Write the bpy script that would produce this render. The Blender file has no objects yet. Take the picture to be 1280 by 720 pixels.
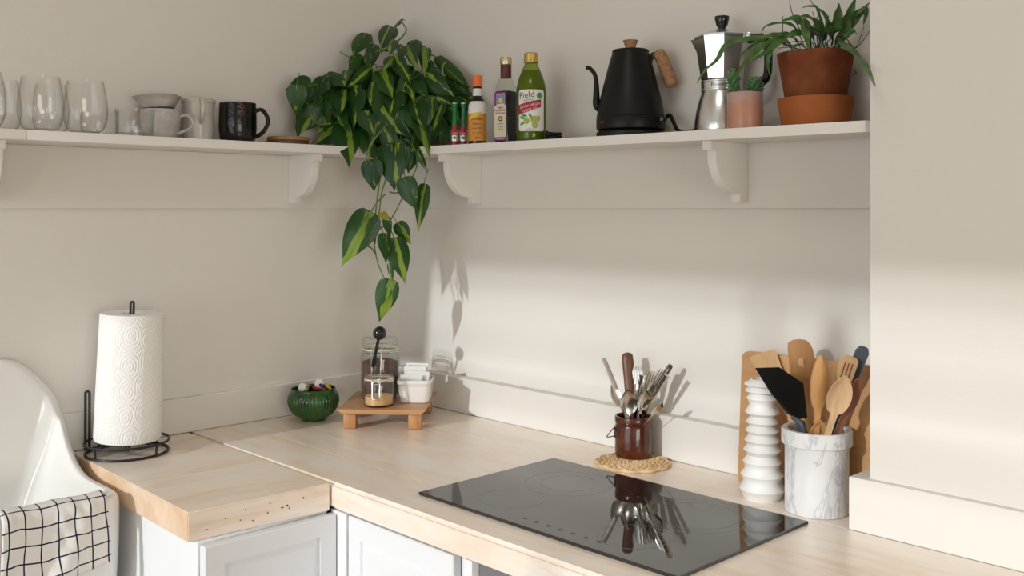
import bpy, bmesh, math, random
from mathutils import Vector, Matrix
R_ = math.radians
scene = bpy.context.scene
COL = scene.collection
random.seed(7)

# ------------------------------------------------------------------ camera, light, exposure
cam_data = bpy.data.cameras.new('camera'); cam = bpy.data.objects.new('camera', cam_data); COL.objects.link(cam)
cam.location = (2.214, -1.711, 1.44); cam.rotation_euler = (R_(90), 0, R_(45.95))
cam_data.sensor_width = 36.0; cam_data.lens = 34.875; cam_data.shift_y = -0.0777; cam_data.clip_start = 0.02
scene.camera = cam
vs = scene.view_settings
vs.view_transform = 'Standard'; vs.look = 'None'; vs.gamma = 1.0; vs.use_curve_mapping = False
vs.exposure = 0.17
scene.cycles.transparent_max_bounces = 48
world = bpy.data.worlds.new('sky'); scene.world = world; world.use_nodes = True
bg = world.node_tree.nodes['Background']; bg.inputs[0].default_value = (0.80, 0.90, 1.0, 1); bg.inputs[1].default_value = 0.7
SUN_AZ, SUN_EL = R_(-1.5), R_(16.5)
sun_dir = Vector((math.sin(SUN_AZ)*math.cos(SUN_EL), math.cos(SUN_AZ)*math.cos(SUN_EL), -math.sin(SUN_EL)))
sd = bpy.data.lights.new('sun', 'SUN'); sd.energy = 1.72; sd.angle = R_(1.5); sd.color = (0.93, 0.97, 1.0)
so = bpy.data.objects.new('sun', sd); COL.objects.link(so); so.location = (1, -6, 4)
so.rotation_euler = sun_dir.to_track_quat('-Z', 'Y').to_euler()
def window_light(name, loc, direction, sx, sy, power, col):
    d = bpy.data.lights.new(name, 'AREA'); d.shape = 'RECTANGLE'; d.size = sx; d.size_y = sy; d.energy = power; d.color = col
    o = bpy.data.objects.new(name, d); COL.objects.link(o); o.location = loc
    o.rotation_euler = Vector(direction).to_track_quat('-Z', 'Y').to_euler()
    return o
window_light('daylight_garden_window', (1.1, -3.93, 1.25), (0, 1, 0), 2.3, 1.5, 17.5, (0.88, 0.96, 1.0))
window_light('side_fill_light', (6.26, -2.5, 1.15), (-1, 0, 0), 2.4, 1.3, 51, (1.0, 0.98, 0.93))  # added source out of view, so that the left wall receives light

# ------------------------------------------------------------------ helpers
class MB:
    """collects vertices, faces, material slots and uvs of one mesh"""
    def __init__(s): s.v = []; s.f = []; s.m = []; s.uv = {}
    def add(s, vs_, fs, m=0, uv=None):
        o = len(s.v); s.v += [tuple(v) for v in vs_]
        for f in fs: s.f.append(tuple(i+o for i in f)); s.m.append(m)
        if uv:
            for i, t in enumerate(uv): s.uv[o+i] = t
        return s
    def xf(s, M):
        s.v = [tuple(M @ Vector(v)) for v in s.v]; return s
    def join(s, o, m=None):
        k = len(s.v); s.v += o.v
        for f, mm in zip(o.f, o.m): s.f.append(tuple(i+k for i in f)); s.m.append(mm if m is None else m)
        for i, t in o.uv.items(): s.uv[k+i] = t
        return s
    def mesh(s, name, mats, smooth=True, sharp=35):
        me = bpy.data.meshes.new(name); me.from_pydata(s.v, [], s.f); me.validate(verbose=False)
        for m in (mats if isinstance(mats, (list, tuple)) else [mats]): me.materials.append(m)
        if len(me.polygons) == len(s.m): me.polygons.foreach_set('material_index', s.m)
        if s.uv:
            ul = me.uv_layers.new(name='UVMap')
            for l in me.loops: ul.data[l.index].uv = s.uv.get(l.vertex_index, (0, 0))
        b = bmesh.new(); b.from_mesh(me); bmesh.ops.recalc_face_normals(b, faces=b.faces); b.to_mesh(me); b.free()
        if smooth:
            me.shade_smooth(); me.set_sharp_from_angle(angle=R_(sharp))
        return me

def lathe(prof, seg=32, rmod=None, cap=False):
    """surface of revolution about z through (r, z) pairs; closed profile loops stay closed"""
    m = MB(); V = []; n = len(prof)
    for (r, z) in prof:
        for k in range(seg):
            a = 2*math.pi*k/seg; rr = r if rmod is None else r*rmod(a, z)
            V.append((rr*math.cos(a), rr*math.sin(a), z))
    Fc = []
    for i in range(n-1):
        for k in range(seg):
            k2 = (k+1) % seg
            Fc.append((i*seg+k, i*seg+k2, (i+1)*seg+k2, (i+1)*seg+k))
    uv = [(k/seg, i/(n-1)) for i in range(n) for k in range(seg)]
    m.add(V, Fc, 0, uv)
    if cap or True:
        for i, (r, z) in ((0, prof[0]), (n-1, prof[-1])):
            if r > 1e-5: m.add([V[i*seg+k] for k in range(seg)], [tuple(range(seg))], 0, [(0.5, 0.5)]*seg)
    return weld(m)

def weld(m, d=1e-6):
    keys = {}; mp = []; nv = []; nuv = {}
    for i, v in enumerate(m.v):
        k = (round(v[0]/1e-6), round(v[1]/1e-6), round(v[2]/1e-6))
        if k not in keys:
            keys[k] = len(nv); nv.append(v)
            if i in m.uv: nuv[keys[k]] = m.uv[i]
        mp.append(keys[k])
    out = MB(); out.v = nv; out.uv = nuv
    for f, mm in zip(m.f, m.m):
        g = []
        for i in f:
            j = mp[i]
            if not g or (g[-1] != j and g[0] != j): g.append(j)
        if len(g) >= 3 and len(set(g)) == len(g): out.f.append(tuple(g)); out.m.append(mm)
    return out

def band(prof, seg=48):
    """closed ring with the given (r, z) cross-section"""
    n = len(prof); V = [(r*math.cos(2*math.pi*k/seg), r*math.sin(2*math.pi*k/seg), z) for r, z in prof for k in range(seg)]
    return MB().add(V, [(i*seg+k, i*seg+(k+1) % seg, ((i+1) % n)*seg+(k+1) % seg, ((i+1) % n)*seg+k) for i in range(n) for k in range(seg)])
def strip_patch(lower, upper, n=16):
    """patch between two x,z polylines, finely divided in x so that it can be wrapped"""
    def at(P, x):
        for (a, b), (c, d) in zip(P, P[1:]):
            if a <= x <= c: return b+(d-b)*(x-a)/(c-a)
        return P[-1][1]
    x0, x1 = lower[0][0], lower[-1][0]; V = []
    for i in range(n+1): x = x0+(x1-x0)*i/n; V += [(x, 0, at(lower, x)), (x, 0, at(upper, x))]
    return MB().add(V, [(2*i, 2*i+2, 2*i+3, 2*i+1) for i in range(n)])

def cylwall(prof_out, prof_in, seg=40, rmod=None):
    """vessel with wall: outside bottom to top, inside top to bottom"""
    p = [(0, prof_out[0][1])] + list(prof_out) + list(prof_in) + [(0, prof_in[-1][1])]
    return lathe(p, seg, rmod)

def smooth_path(pts, n=6):
    P = [Vector(p) for p in pts]
    if len(P) < 3: return P
    out = []
    for i in range(len(P)-1):
        p0 = P[max(i-1, 0)]; p1 = P[i]; p2 = P[i+1]; p3 = P[min(i+2, len(P)-1)]
        for k in range(n):
            t = k/n
            out.append(0.5*((2*p1)+(-p0+p2)*t+(2*p0-5*p1+4*p2-p3)*t*t+(-p0+3*p1-3*p2+p3)*t**3))
    out.append(P[-1]); return out

def tube(pts, rad, seg=8, closed=False, flat=None):
    """pipe along points; rad number or list; flat = (axis, factor) squash"""
    P = [Vector(p) for p in pts]; n = len(P)
    rr = rad if isinstance(rad, (list, tuple)) else [rad]*n
    if len(rr) != n: rr = [rr[0]+(rr[-1]-rr[0])*i/(n-1) for i in range(n)]
    m = MB(); V = []; up = None
    for i in range(n):
        if closed: t = (P[(i+1) % n]-P[i-1])
        else: t = P[min(i+1, n-1)]-P[max(i-1, 0)]
        t.normalize()
        if up is None:
            up = Vector((0, 0, 1)) if abs(t.z) < .9 else Vector((1, 0, 0))
        x = t.cross(up); x.normalize(); y = x.cross(t); up = y
        for k in range(seg):
            a = 2*math.pi*k/seg; V.append(P[i]+x*math.cos(a)*rr[i]+y*math.sin(a)*rr[i])
    Fc = []
    for i in range(n if closed else n-1):
        j = (i+1) % n
        for k in range(seg):
            k2 = (k+1) % seg; Fc.append((i*seg+k, i*seg+k2, j*seg+k2, j*seg+k))
    if not closed: Fc += [tuple(range(seg)), tuple(range((n-1)*seg, n*seg))]
    return m.add(V, Fc)

def ring(c, r, rad, seg=40, tseg=8, normal='z', a0=0, a1=None):
    pts = []
    for k in range(seg):
        a = 2*math.pi*k/seg
        pts.append((c[0]+r*math.cos(a), c[1]+r*math.sin(a), c[2]))
    return tube(pts, rad, tseg, closed=True)

def box(x0, x1, y0, y1, z0, z1, bev=0.0, seg=2):
    b = bmesh.new(); bmesh.ops.create_cube(b, size=1)
    for v in b.verts: v.co = Vector(((x0+x1)/2+v.co.x*(x1-x0), (y0+y1)/2+v.co.y*(y1-y0), (z0+z1)/2+v.co.z*(z1-z0)))
    if bev > 0: bmesh.ops.bevel(b, geom=b.edges[:], offset=bev, segments=seg, affect='EDGES', profile=0.6)
    return from_bm(b)

def from_bm(b):
    b.verts.index_update(); m = MB()
    m.add([v.co.copy() for v in b.verts], [[v.index for v in f.verts] for f in b.faces]); b.free(); return m

def prism(poly, y0, y1, bev=0.0, frame=None, holes=None):
    """polygon in x,z extruded along y"""
    b = bmesh.new(); vs_ = [b.verts.new((x, y0, z)) for x, z in poly]; f = b.faces.new(vs_)
    r = bmesh.ops.extrude_face_region(b, geom=[f])
    for v in r['geom']:
        if isinstance(v, bmesh.types.BMVert): v.co.y = y1
    bmesh.ops.recalc_face_normals(b, faces=b.faces)
    if bev > 0:
        bmesh.ops.bevel(b, geom=[e for e in b.edges if e.calc_face_angle(0) > R_(25)], offset=bev, segments=2, affect='EDGES')
    m = from_bm(b)
    return m.xf(frame) if frame else m

def blade(rows, nx=7, th=0.0015):
    """rows of (z, half width, cup, y offset): a plate with thickness; cup pushes the middle back (-y)"""
    m = MB(); V = []; n = len(rows)
    for side in (0, 1):
        for (z, hw, cup, yo) in rows:
            for k in range(nx):
                q = -1+2*k/(nx-1)
                V.append((q*hw, yo+cup*(1-q*q)-(th if side else 0), z))
    Fc = []; o = n*nx
    for i in range(n-1):
        for k in range(nx-1):
            a = i*nx+k
            Fc.append((a, a+1, a+nx+1, a+nx)); Fc.append((o+a, o+a+nx, o+a+nx+1, o+a+1))
    for i in range(n-1):
        a = i*nx; Fc.append((a, a+nx, o+a+nx, o+a)); a = i*nx+nx-1; Fc.append((a, o+a, o+a+nx, a+nx))
    for k in range(nx-1):
        Fc.append((k, o+k, o+k+1, k+1)); a = (n-1)*nx+k; Fc.append((a, a+1, o+a+1, o+a))
    return m.add(V, Fc)

def frame_to(base, top, face):
    """matrix whose z runs from base to top and whose +y looks towards face"""
    base = Vector(base); z = (Vector(top)-base).normalized(); y = Vector(face); y = (y-z*y.dot(z)).normalized(); x = y.cross(z)
    return Matrix(((x.x, y.x, z.x, base.x), (x.y, y.y, z.y, base.y), (x.z, y.z, z.z, base.z), (0, 0, 0, 1)))

def tag(o, label=None, cat=None, group=None, kind=None):
    if label: o['label'] = label
    if cat: o['category'] = cat
    if group: o['group'] = group
    if kind: o['kind'] = kind
    return o
def empty(name, loc, label, cat, group=None, rz=0.0):
    o = bpy.data.objects.new(name, None); o.empty_display_size = .05; COL.objects.link(o)
    o.location = loc; o.rotation_euler = (0, 0, rz); return tag(o, label, cat, group)
def part(name, mb, mats, parent, smooth=True, sharp=27, world=False, label=None, kind=None):
    if world: mb.xf(Matrix.Translation(-Vector(root_loc(parent))))
    o = bpy.data.objects.new(name, mb.mesh(name, mats, smooth, sharp)); COL.objects.link(o); o.parent = parent
    if label: o['label'] = label
    if kind: o['kind'] = kind
    return o
def root_loc(o):
    l = Vector((0, 0, 0))
    while o is not None: l += o.location; o = o.parent
    return l
def thing(name, mb, mats, label, cat, loc=(0, 0, 0), group=None, smooth=True, sharp=27, rz=0.0, world=False):
    if world: mb.xf(Matrix.Translation(-Vector(loc)))
    o = bpy.data.objects.new(name, mb.mesh(name, mats, smooth, sharp)); COL.objects.link(o)
    o.location = loc; o.rotation_euler = (0, 0, rz); return tag(o, label, cat, group)
def struct(name, mb, mats, smooth=False, parent=None, sharp=30):
    o = bpy.data.objects.new(name, mb.mesh(name, mats, smooth, sharp)); COL.objects.link(o)
    if parent: o.parent = parent
    else: o['kind'] = 'structure'
    return o
def copy_tree(o, parent=None):
    c = o.copy(); COL.objects.link(c); c.parent = parent
    for ch in list(o.children): copy_tree(ch, c)
    return c

_txt = {}
def text(s, size, align='CENTER'):
    """flat lettering in the x,z plane facing -y, centred at the origin"""
    c = bpy.data.curves.new('lettering', 'FONT'); c.body = s; c.size = size; c.align_x = align; c.align_y = 'CENTER'; c.resolution_u = 2
    o = bpy.data.objects.new('lettering', c); COL.objects.link(o)
    me = bpy.data.meshes.new_from_object(o.evaluated_get(bpy.context.evaluated_depsgraph_get()))
    m = MB(); m.add([(v.co.x, 0, v.co.y) for v in me.vertices], [tuple(p.vertices) for p in me.polygons])
    COL.objects.unlink(o); bpy.data.objects.remove(o); bpy.data.meshes.remove(me); return m
def wrap(m, r, ang=-math.pi/2):
    """bend x,z plane lettering round a cylinder of radius r; ang = direction of its middle"""
    m.v = [((r-y)*math.cos(ang+x/r), (r-y)*math.sin(ang+x/r), z) for x, y, z in m.v]; return m
def label_sheet(r, a0, a1, z0, z1, n=16, th=.0003):
    m = MB(); V = []; uv = []
    for i in range(n+1):
        a = a0+(a1-a0)*i/n
        for z, q in ((z0, 0), (z1, 1)): V.append((r*math.cos(a), r*math.sin(a), z)); uv.append((i/n, q))
    return m.add(V, [(2*i, 2*i+2, 2*i+3, 2*i+1) for i in range(n)], 0, uv)
def rect_patch(x0, x1, z0, z1, nx=8):
    m = MB(); V = []
    for i in range(nx+1):
        x = x0+(x1-x0)*i/nx; V += [(x, 0, z0), (x, 0, z1)]
    return m.add(V, [(2*i, 2*i+2, 2*i+3, 2*i+1) for i in range(nx)])
def disc_patch(cx, cz, rx, rz, n=20):
    m = MB(); V = [(cx, 0, cz)]+[(cx+rx*math.cos(2*math.pi*k/n), 0, cz+rz*math.sin(2*math.pi*k/n)) for k in range(n)]
    return m.add(V, [(0, k+1, (k+1) % n+1) for k in range(n)])
def shift(m, x=0, y=0, z=0): return m.xf(Matrix.Translation((x, y, z)))

# ------------------------------------------------------------------ materials
def material(name, col, rough=0.5, metal=0.0, spec=0.5, **kw):
    m = bpy.data.materials.new(name); m.use_nodes = True; nt = m.node_tree; p = nt.nodes['Principled BSDF']
    p.inputs['Base Color'].default_value = (*col, 1); p.inputs['Roughness'].default_value = rough; p.inputs['Metallic'].default_value = metal
    p.inputs['Specular IOR Level'].default_value = spec
    for k, v in kw.items():
        if k == 'coat': p.inputs['Coat Weight'].default_value = v; p.inputs['Coat Roughness'].default_value = .05 if name[:5] != 'limed' else .32
        if k == 'trans': p.inputs['Transmission Weight'].default_value = v
        if k == 'ior': p.inputs['IOR'].default_value = v
        if k == 'sss': p.inputs['Subsurface Weight'].default_value = v; p.inputs['Subsurface Scale'].default_value = .01
    return m
def nd(m, t, **kw):
    n = m.node_tree.nodes.new(t)
    for k, v in kw.items():
        if k in n.inputs: n.inputs[k].default_value = v
        else: setattr(n, k, v)
    return n
def ln(m, a, b): m.node_tree.links.new(a, b)
def pr(m): return m.node_tree.nodes['Principled BSDF']
def coords(m, scale=(1, 1, 1), rot=(0, 0, 0), out='Object'):
    t = nd(m, 'ShaderNodeTexCoord'); g = nd(m, 'ShaderNodeMapping'); g.inputs['Scale'].default_value = scale; g.inputs['Rotation'].default_value = rot
    ln(m, t.outputs[out], g.inputs[0]); return g.outputs[0]
def ramp(m, fac, stops):
    r = nd(m, 'ShaderNodeValToRGB'); e = r.color_ramp.elements
    while len(e) < len(stops): e.new(0.5)
    for q, (p, c) in zip(e, stops): q.position = p; q.color = (*c, 1) if len(c) == 3 else c
    ln(m, fac, r.inputs[0]); return r.outputs[0]
def noise(m, vec, scale, detail=4, rough=.55, dist=0.0):
    n = nd(m, 'ShaderNodeTexNoise'); n.inputs['Scale'].default_value = scale; n.inputs['Detail'].default_value = detail
    n.inputs['Roughness'].default_value = rough; n.inputs['Distortion'].default_value = dist
    if vec is not None: ln(m, vec, n.inputs['Vector'])
    return n.outputs['Fac']
def bump(m, h, strength=.2, dist=.002):
    b = nd(m, 'ShaderNodeBump'); b.inputs['Strength'].default_value = strength; b.inputs['Distance'].default_value = dist
    ln(m, h, b.inputs['Height']); ln(m, b.outputs[0], pr(m).inputs['Normal'])
def mixc(m, fac, a, b, mode='MIX'):
    n = nd(m, 'ShaderNodeMix', data_type='RGBA', blend_type=mode)
    for sock, v in ((n.inputs[0], fac), (n.inputs[6], a), (n.inputs[7], b)):
        if hasattr(v, 'links') or isinstance(v, bpy.types.NodeSocket): ln(m, v, sock)
        else: sock.default_value = v if isinstance(v, (int, float)) else (*v, 1)
    return n.outputs[2]
def base(m, c): ln(m, c, pr(m).inputs['Base Color'])
def mottled(name, c1, c2, scale=20, rough=.5, bumpy=0, bscale=200, **kw):
    m = material(name, c1, rough, **kw); v = coords(m); base(m, ramp(m, noise(m, v, scale), [(.35, c1), (.65, c2)]))
    if bumpy: bump(m, noise(m, coords(m), bscale, 3), bumpy, .001)
    return m
def wood(name, c1, c2, c3, axis='x', scale=1.0, rough=.5, bumpy=.1):
    m = material(name, c1, rough)
    s = {'x': (1.5, 22, 22), 'y': (22, 1.5, 22), 'z': (22, 22, 1.5)}[axis]
    v = coords(m, tuple(q*scale for q in s)); n1 = noise(m, v, 2.2, 6, .6, 1.2)
    v2 = coords(m, tuple(q*scale*.35 for q in s)); n2 = noise(m, v2, 1.5, 3, .5, .6)
    col = mixc(m, n2, ramp(m, n1, [(.3, c1), (.7, c2)]), ramp(m, n1, [(.3, c2), (.75, c3)]))
    base(m, col); bump(m, n1, bumpy, .0006); return m

M = {}
def wall_paint(name, c1, c2):
    m = material(name, c1, .62, spec=.3); v = coords(m)
    base(m, ramp(m, noise(m, v, 2.5, 5, .6), [(.3, c1), (.7, c2)]))
    a = noise(m, v, 35, 5, .6); b = noise(m, v, 4, 3); s = nd(m, 'ShaderNodeMath', operation='ADD'); ln(m, a, s.inputs[0]); ln(m, b, s.inputs[1])
    bump(m, s.outputs[0], .22, .004); return m
M['wall'] = wall_paint('wall_paint', (.73, .695, .64), (.75, .715, .66))
M['trim'] = wall_paint('trim_paint', (.73, .695, .64), (.75, .715, .66))
M['shelf'] = wall_paint('shelf_paint', (.77, .735, .69), (.80, .77, .725))
M['ceiling'] = material('ceiling_paint', (.62, .57, .50), .8)
M['floor'] = wood('floor_boards', (.30, .20, .12), (.38, .26, .16), (.45, .32, .2), 'y', .5)
M['frame'] = material('window_paint', (.85, .84, .82), .4)
M['cab'] = material('cabinet_paint', (.80, .81, .83), .32); bump(M['cab'], noise(M['cab'], coords(M['cab']), 90, 3), .04, .001)
M['gap'] = material('dark_gap', (.05, .05, .05), .8)
def counter_wood(name, warm, axis='x'):
    m = material(name, (.7, .57, .44), .34, spec=.55, coat=.6)
    s = (1.2, 9, 9) if axis == 'x' else (9, 1.2, 9)
    v = coords(m, s); n1 = noise(m, v, 3.0, 8, .62, 1.6)
    v2 = coords(m, (1.5, 4, 4) if axis == 'x' else (4, 1.5, 4)); n2 = noise(m, v2, 1.8, 4, .55, 1.0)
    pale = ramp(m, n1, [(.25, (.76, .63, .515)), (.42, (.88, .775, .675)), (.60, (.91, .835, .755)), (.8, (.82, .70, .585))])
    rich = ramp(m, n1, [(.25, (.74, .565, .42)), (.5, (.87, .725, .59)), (.75, (.91, .80, .69))])
    c = mixc(m, ramp(m, n2, [(.38, (0, 0, 0)), (.62, (1, 1, 1))]), pale, rich) if warm else pale
    kn = nd(m, 'ShaderNodeTexVoronoi'); kn.inputs['Scale'].default_value = 3.1; ln(m, coords(m, (1, 1.7, 1.7) if axis == 'x' else (1.7, 1, 1.7)), kn.inputs['Vector'])
    c = mixc(m, ramp(m, kn.outputs['Distance'], [(.02, (.75, .75, .75)), (.05, (0, 0, 0))]), c, (.40, .30, .22))
    base(m, c); bump(m, n1, .12, .001); return m
M['counter'] = counter_wood('limed_pine', True, 'x')
M['block'] = counter_wood('limed_pine_block', True, 'y')
M['endgrain'] = mottled('pine_end_grain', (.70, .46, .29), (.84, .65, .48), 14, .5, .2, 60)
M['enamel'] = material('white_enamel', (.83, .82, .79), .12, coat=.4)
bump(M['enamel'], noise(M['enamel'], coords(M['enamel']), 6, 2), .05, .01)
M['glassblack'] = material('black_ceramic_glass', (.012, .012, .012), .03, ior=1.75)
M['glassedge'] = material('ground_glass_edge', (.06, .07, .09), .2)
M['zone'] = material('zone_print', (.10, .10, .10), .25)
M['wire'] = material('black_wire', (.015, .015, .017), .4, .3)
M['chrome'] = material('wire_steel', (.70, .70, .70), .22, 1.0)
M['steel'] = material('cutlery_steel', (.66, .63, .59), .16, 1.0)
M['steeldull'] = material('worn_steel', (.52, .48, .43), .33, 1.0)
M['alu'] = material('polished_aluminium', (.70, .70, .70), .26, 1.0)
def make_glass(name, col=(1, 1, 1), edge=(.74, .77, .75), gloss=.75):
    """thin clear glass: see-through with a Fresnel-like reflection and a denser tint at the rims"""
    m = material(name, col, .02); lw = nd(m, 'ShaderNodeLayerWeight'); lw.inputs['Blend'].default_value = .5
    p4 = nd(m, 'ShaderNodeMath', operation='POWER'); p4.inputs[1].default_value = 4.5; ln(m, lw.outputs['Facing'], p4.inputs[0])
    ma = nd(m, 'ShaderNodeMath', operation='MULTIPLY_ADD'); ma.inputs[1].default_value = gloss*.8; ma.inputs[2].default_value = .03; ln(m, p4.outputs[0], ma.inputs[0])
    p3 = nd(m, 'ShaderNodeMath', operation='POWER'); p3.inputs[1].default_value = 3.0; ln(m, lw.outputs['Facing'], p3.inputs[0])
    tr = nd(m, 'ShaderNodeBsdfTransparent'); ln(m, mixc(m, p3.outputs[0], col, edge), tr.inputs[0])
    gl = nd(m, 'ShaderNodeBsdfGlossy'); gl.inputs['Roughness'].default_value = .03
    ms = nd(m, 'ShaderNodeMixShader'); ln(m, ma.outputs[0], ms.inputs[0]); ln(m, tr.outputs[0], ms.inputs[1]); ln(m, gl.outputs[0], ms.inputs[2])
    ln(m, ms.outputs[0], m.node_tree.nodes['Material Output'].inputs[0]); return m
M['glass'] = make_glass('clear_glass')
M['jarglass'] = make_glass('jar_glass', (.98, .99, .985), (.74, .78, .755))
M['black'] = material('matte_black', (.006, .006, .006), .4, spec=.25)
M['blackgloss'] = material('gloss_black_plastic', (.008, .008, .009), .15)
M['cork'] = mottled('cork', (.45, .25, .12), (.28, .13, .06), 160, .75, .25, 250)
M['terra'] = mottled('terracotta_old', (.155, .042, .016), (.21, .066, .026), 25, .8, .2, 120, spec=.15)
M['terra2'] = mottled('terracotta_saucer', (.30, .088, .026), (.36, .115, .036), 18, .75, .15, 120, spec=.15)
M['soil'] = mottled('soil', (.03, .02, .012), (.07, .045, .03), 120, .95, .6, 150)
M['acacia'] = wood('acacia_wood', (.34, .15, .06), (.50, .26, .115), (.60, .35, .17), 'x', 1.6, .4)
M['acacialeg'] = wood('acacia_leg', (.27, .10, .035), (.48, .23, .085), (.60, .32, .13), 'z', 2.0, .4)
M['beech'] = wood('beech_wood', (.56, .32, .14), (.66, .42, .21), (.72, .49, .27), 'z', 1.2, .5)
M['beech2'] = wood('honey_wood', (.42, .19, .06), (.55, .28, .10), (.62, .36, .15), 'z', 1.1, .45)
M['board'] = wood('cutting_board_wood', (.47, .23, .09), (.58, .31, .13), (.64, .38, .18), 'x', 1.0, .45)
M['olivewood'] = wood('olive_wood', (.36, .19, .09), (.62, .40, .22), (.70, .50, .30), 'z', 1.5, .45)
M['redwood'] = wood('dark_red_wood', (.17, .055, .03), (.24, .09, .05), (.30, .12, .07), 'z', 1.3, .45)
M['walnut'] = wood('walnut_handle', (.075, .027, .014), (.14, .055, .03), (.19, .08, .045), 'z', 1.5, .4)
M['porcelain'] = material('white_porcelain', (.82, .80, .76), .18, coat=.3)
M['bisque'] = material('bisque_white', (.80, .785, .755), .45)
def marble():
    m = material('grey_veined_marble', (.8, .8, .8), .3); v = coords(m)
    w = noise(m, coords(m, (1, 1, .38), (0.35, .25, 0)), 16, 7, .62, 1.4); r1 = ramp(m, w, [(.47, (.0, .0, .0)), (.5, (1, 1, 1)), (.53, (0, 0, 0))])
    n2 = noise(m, coords(m, (1, 1, .3)), 26, 5, .6, .5)
    c = mixc(m, n2, (.86, .85, .83), (.64, .645, .655)); c2 = mixc(m, 0.5, c, (.25, .26, .29))
    base(m, mixc(m, r1, c, c2)); return m
M['marble'] = marble()
def crock_glaze():
    m = material('brown_crock_glaze', (.10, .02, .008), .1, spec=.4, coat=.3); v = coords(m)
    base(m, ramp(m, noise(m, v, 40, 4), [(.35, (.05, .010, .004)), (.65, (.105, .024, .009))])); return m
M['crock'] = crock_glaze()
M['straw'] = mottled('straw', (.66, .43, .22), (.80, .58, .34), 90, .8, .5, 300)
M['green'] = material('green_glaze', (.018, .115, .02), .12, coat=.3)
def green():
    m = M['green']; v = coords(m); base(m, ramp(m, noise(m, v, 30, 3), [(.35, (.006, .040, .009)), (.65, (.022, .105, .016))]))
green()
def paper_towel():
    m = material('paper_towel', (.88, .86, .83), .9, spec=.1, sss=0.0)
    t = nd(m, 'ShaderNodeTexCoord'); g = nd(m, 'ShaderNodeMapping'); g.inputs['Scale'].default_value = (11, 7.5, 1); ln(m, t.outputs['UV'], g.inputs[0])
    vo = nd(m, 'ShaderNodeTexVoronoi', voronoi_dimensions='2D'); vo.inputs['Scale'].default_value = 1.0; vo.inputs['Randomness'].default_value = .35; ln(m, g.outputs[0], vo.inputs['Vector'])
    sn = nd(m, 'ShaderNodeMath', operation='SINE'); mu = nd(m, 'ShaderNodeMath', operation='MULTIPLY'); mu.inputs[1].default_value = 42; ln(m, vo.outputs['Distance'], mu.inputs[0]); ln(m, mu.outputs[0], sn.inputs[0])
    g2 = nd(m, 'ShaderNodeMapping'); g2.inputs['Scale'].default_value = (150, 100, 1); ln(m, t.outputs['UV'], g2.inputs[0])
    v2 = nd(m, 'ShaderNodeTexVoronoi', voronoi_dimensions='2D'); v2.inputs['Scale'].default_value = 1.0; v2.inputs['Randomness'].default_value = .1; ln(m, g2.outputs[0], v2.inputs['Vector'])
    mm = nd(m, 'ShaderNodeMath', operation='MULTIPLY'); ln(m, sn.outputs[0], mm.inputs[0]); ln(m, v2.outputs['Distance'], mm.inputs[1])
    bump(m, mm.outputs[0], .5, .0018); return m
M['towelpaper'] = paper_towel()
M['card'] = material('cardboard_core', (.45, .33, .22), .9)
def checked():
    m = material('checked_linen', (.8, .79, .76), .95, spec=.1)
    t = nd(m, 'ShaderNodeTexCoord'); s = nd(m, 'ShaderNodeSeparateXYZ'); ln(m, t.outputs['UV'], s.inputs[0]); outs = []
    for ax in (0, 1):
        a = nd(m, 'ShaderNodeMath', operation='FRACT'); ln(m, s.outputs[ax], a.inputs[0])
        b = nd(m, 'ShaderNodeMath', operation='COMPARE'); b.inputs[1].default_value = .5; b.inputs[2].default_value = .045; ln(m, a.outputs[0], b.inputs[0]); outs.append(b.outputs[0])
    mx = nd(m, 'ShaderNodeMath', operation='MAXIMUM'); ln(m, outs[0], mx.inputs[0]); ln(m, outs[1], mx.inputs[1])
    base(m, mixc(m, mx.outputs[0], (.80, .785, .75), (.025, .028, .05)))
    bump(m, noise(m, t.outputs['UV'], 160, 2), .3, .0008); return m
M['check'] = checked()
M['coffee'] = mottled('ground_coffee', (.075, .030, .017), (.15, .070, .042), 320, .95, .5, 500)
M['sugar'] = mottled('brown_sugar', (.58, .32, .12), (.74, .46, .21), 300, .9, .5, 500)
M['rubber'] = material('cream_rubber', (.78, .70, .55), .6)
M['paper'] = material('packet_paper', (.80, .79, .77), .7)
M['paperred'] = material('print_red', (.55, .05, .05), .6)
M['paperblue'] = material('print_blue', (.03, .06, .30), .6)
M['paperyellow'] = material('print_yellow', (.75, .50, .06), .6)
M['paperpink'] = material('print_rose', (.62, .33, .30), .6)
M['tablet'] = material('white_tablet', (.85, .85, .84), .6)
M['stone'] = mottled('grey_stoneware', (.40, .37, .34), (.50, .465, .43), 60, .45, .25, 220)
M['stonebrown'] = mottled('bare_clay', (.16, .07, .035), (.22, .11, .06), 60, .7)
M['whitestone'] = mottled('cream_stoneware', (.50, .47, .41), (.58, .55, .49), 50, .25, .1, 150)
def dark_glaze():
    m = material('black_mug_glaze', (.006, .004, .003), .1, spec=.3, coat=.25); v = coords(m, (60, 60, 120)); bump(m, noise(m, v, 1.2, 3), .5, .003); return m
M['darkmug'] = dark_glaze()
M['rust'] = material('rust_rim_glaze', (.16, .07, .035), .3)
M['coaster'] = wood('coaster_wood', (.20, .09, .03), (.32, .16, .06), (.38, .2, .08), 'x', 1.0, .5)
M['coaster2'] = wood('coaster_wood_dark', (.06, .025, .012), (.10, .045, .02), (.13, .06, .03), 'x', 1.0, .5)
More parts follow.
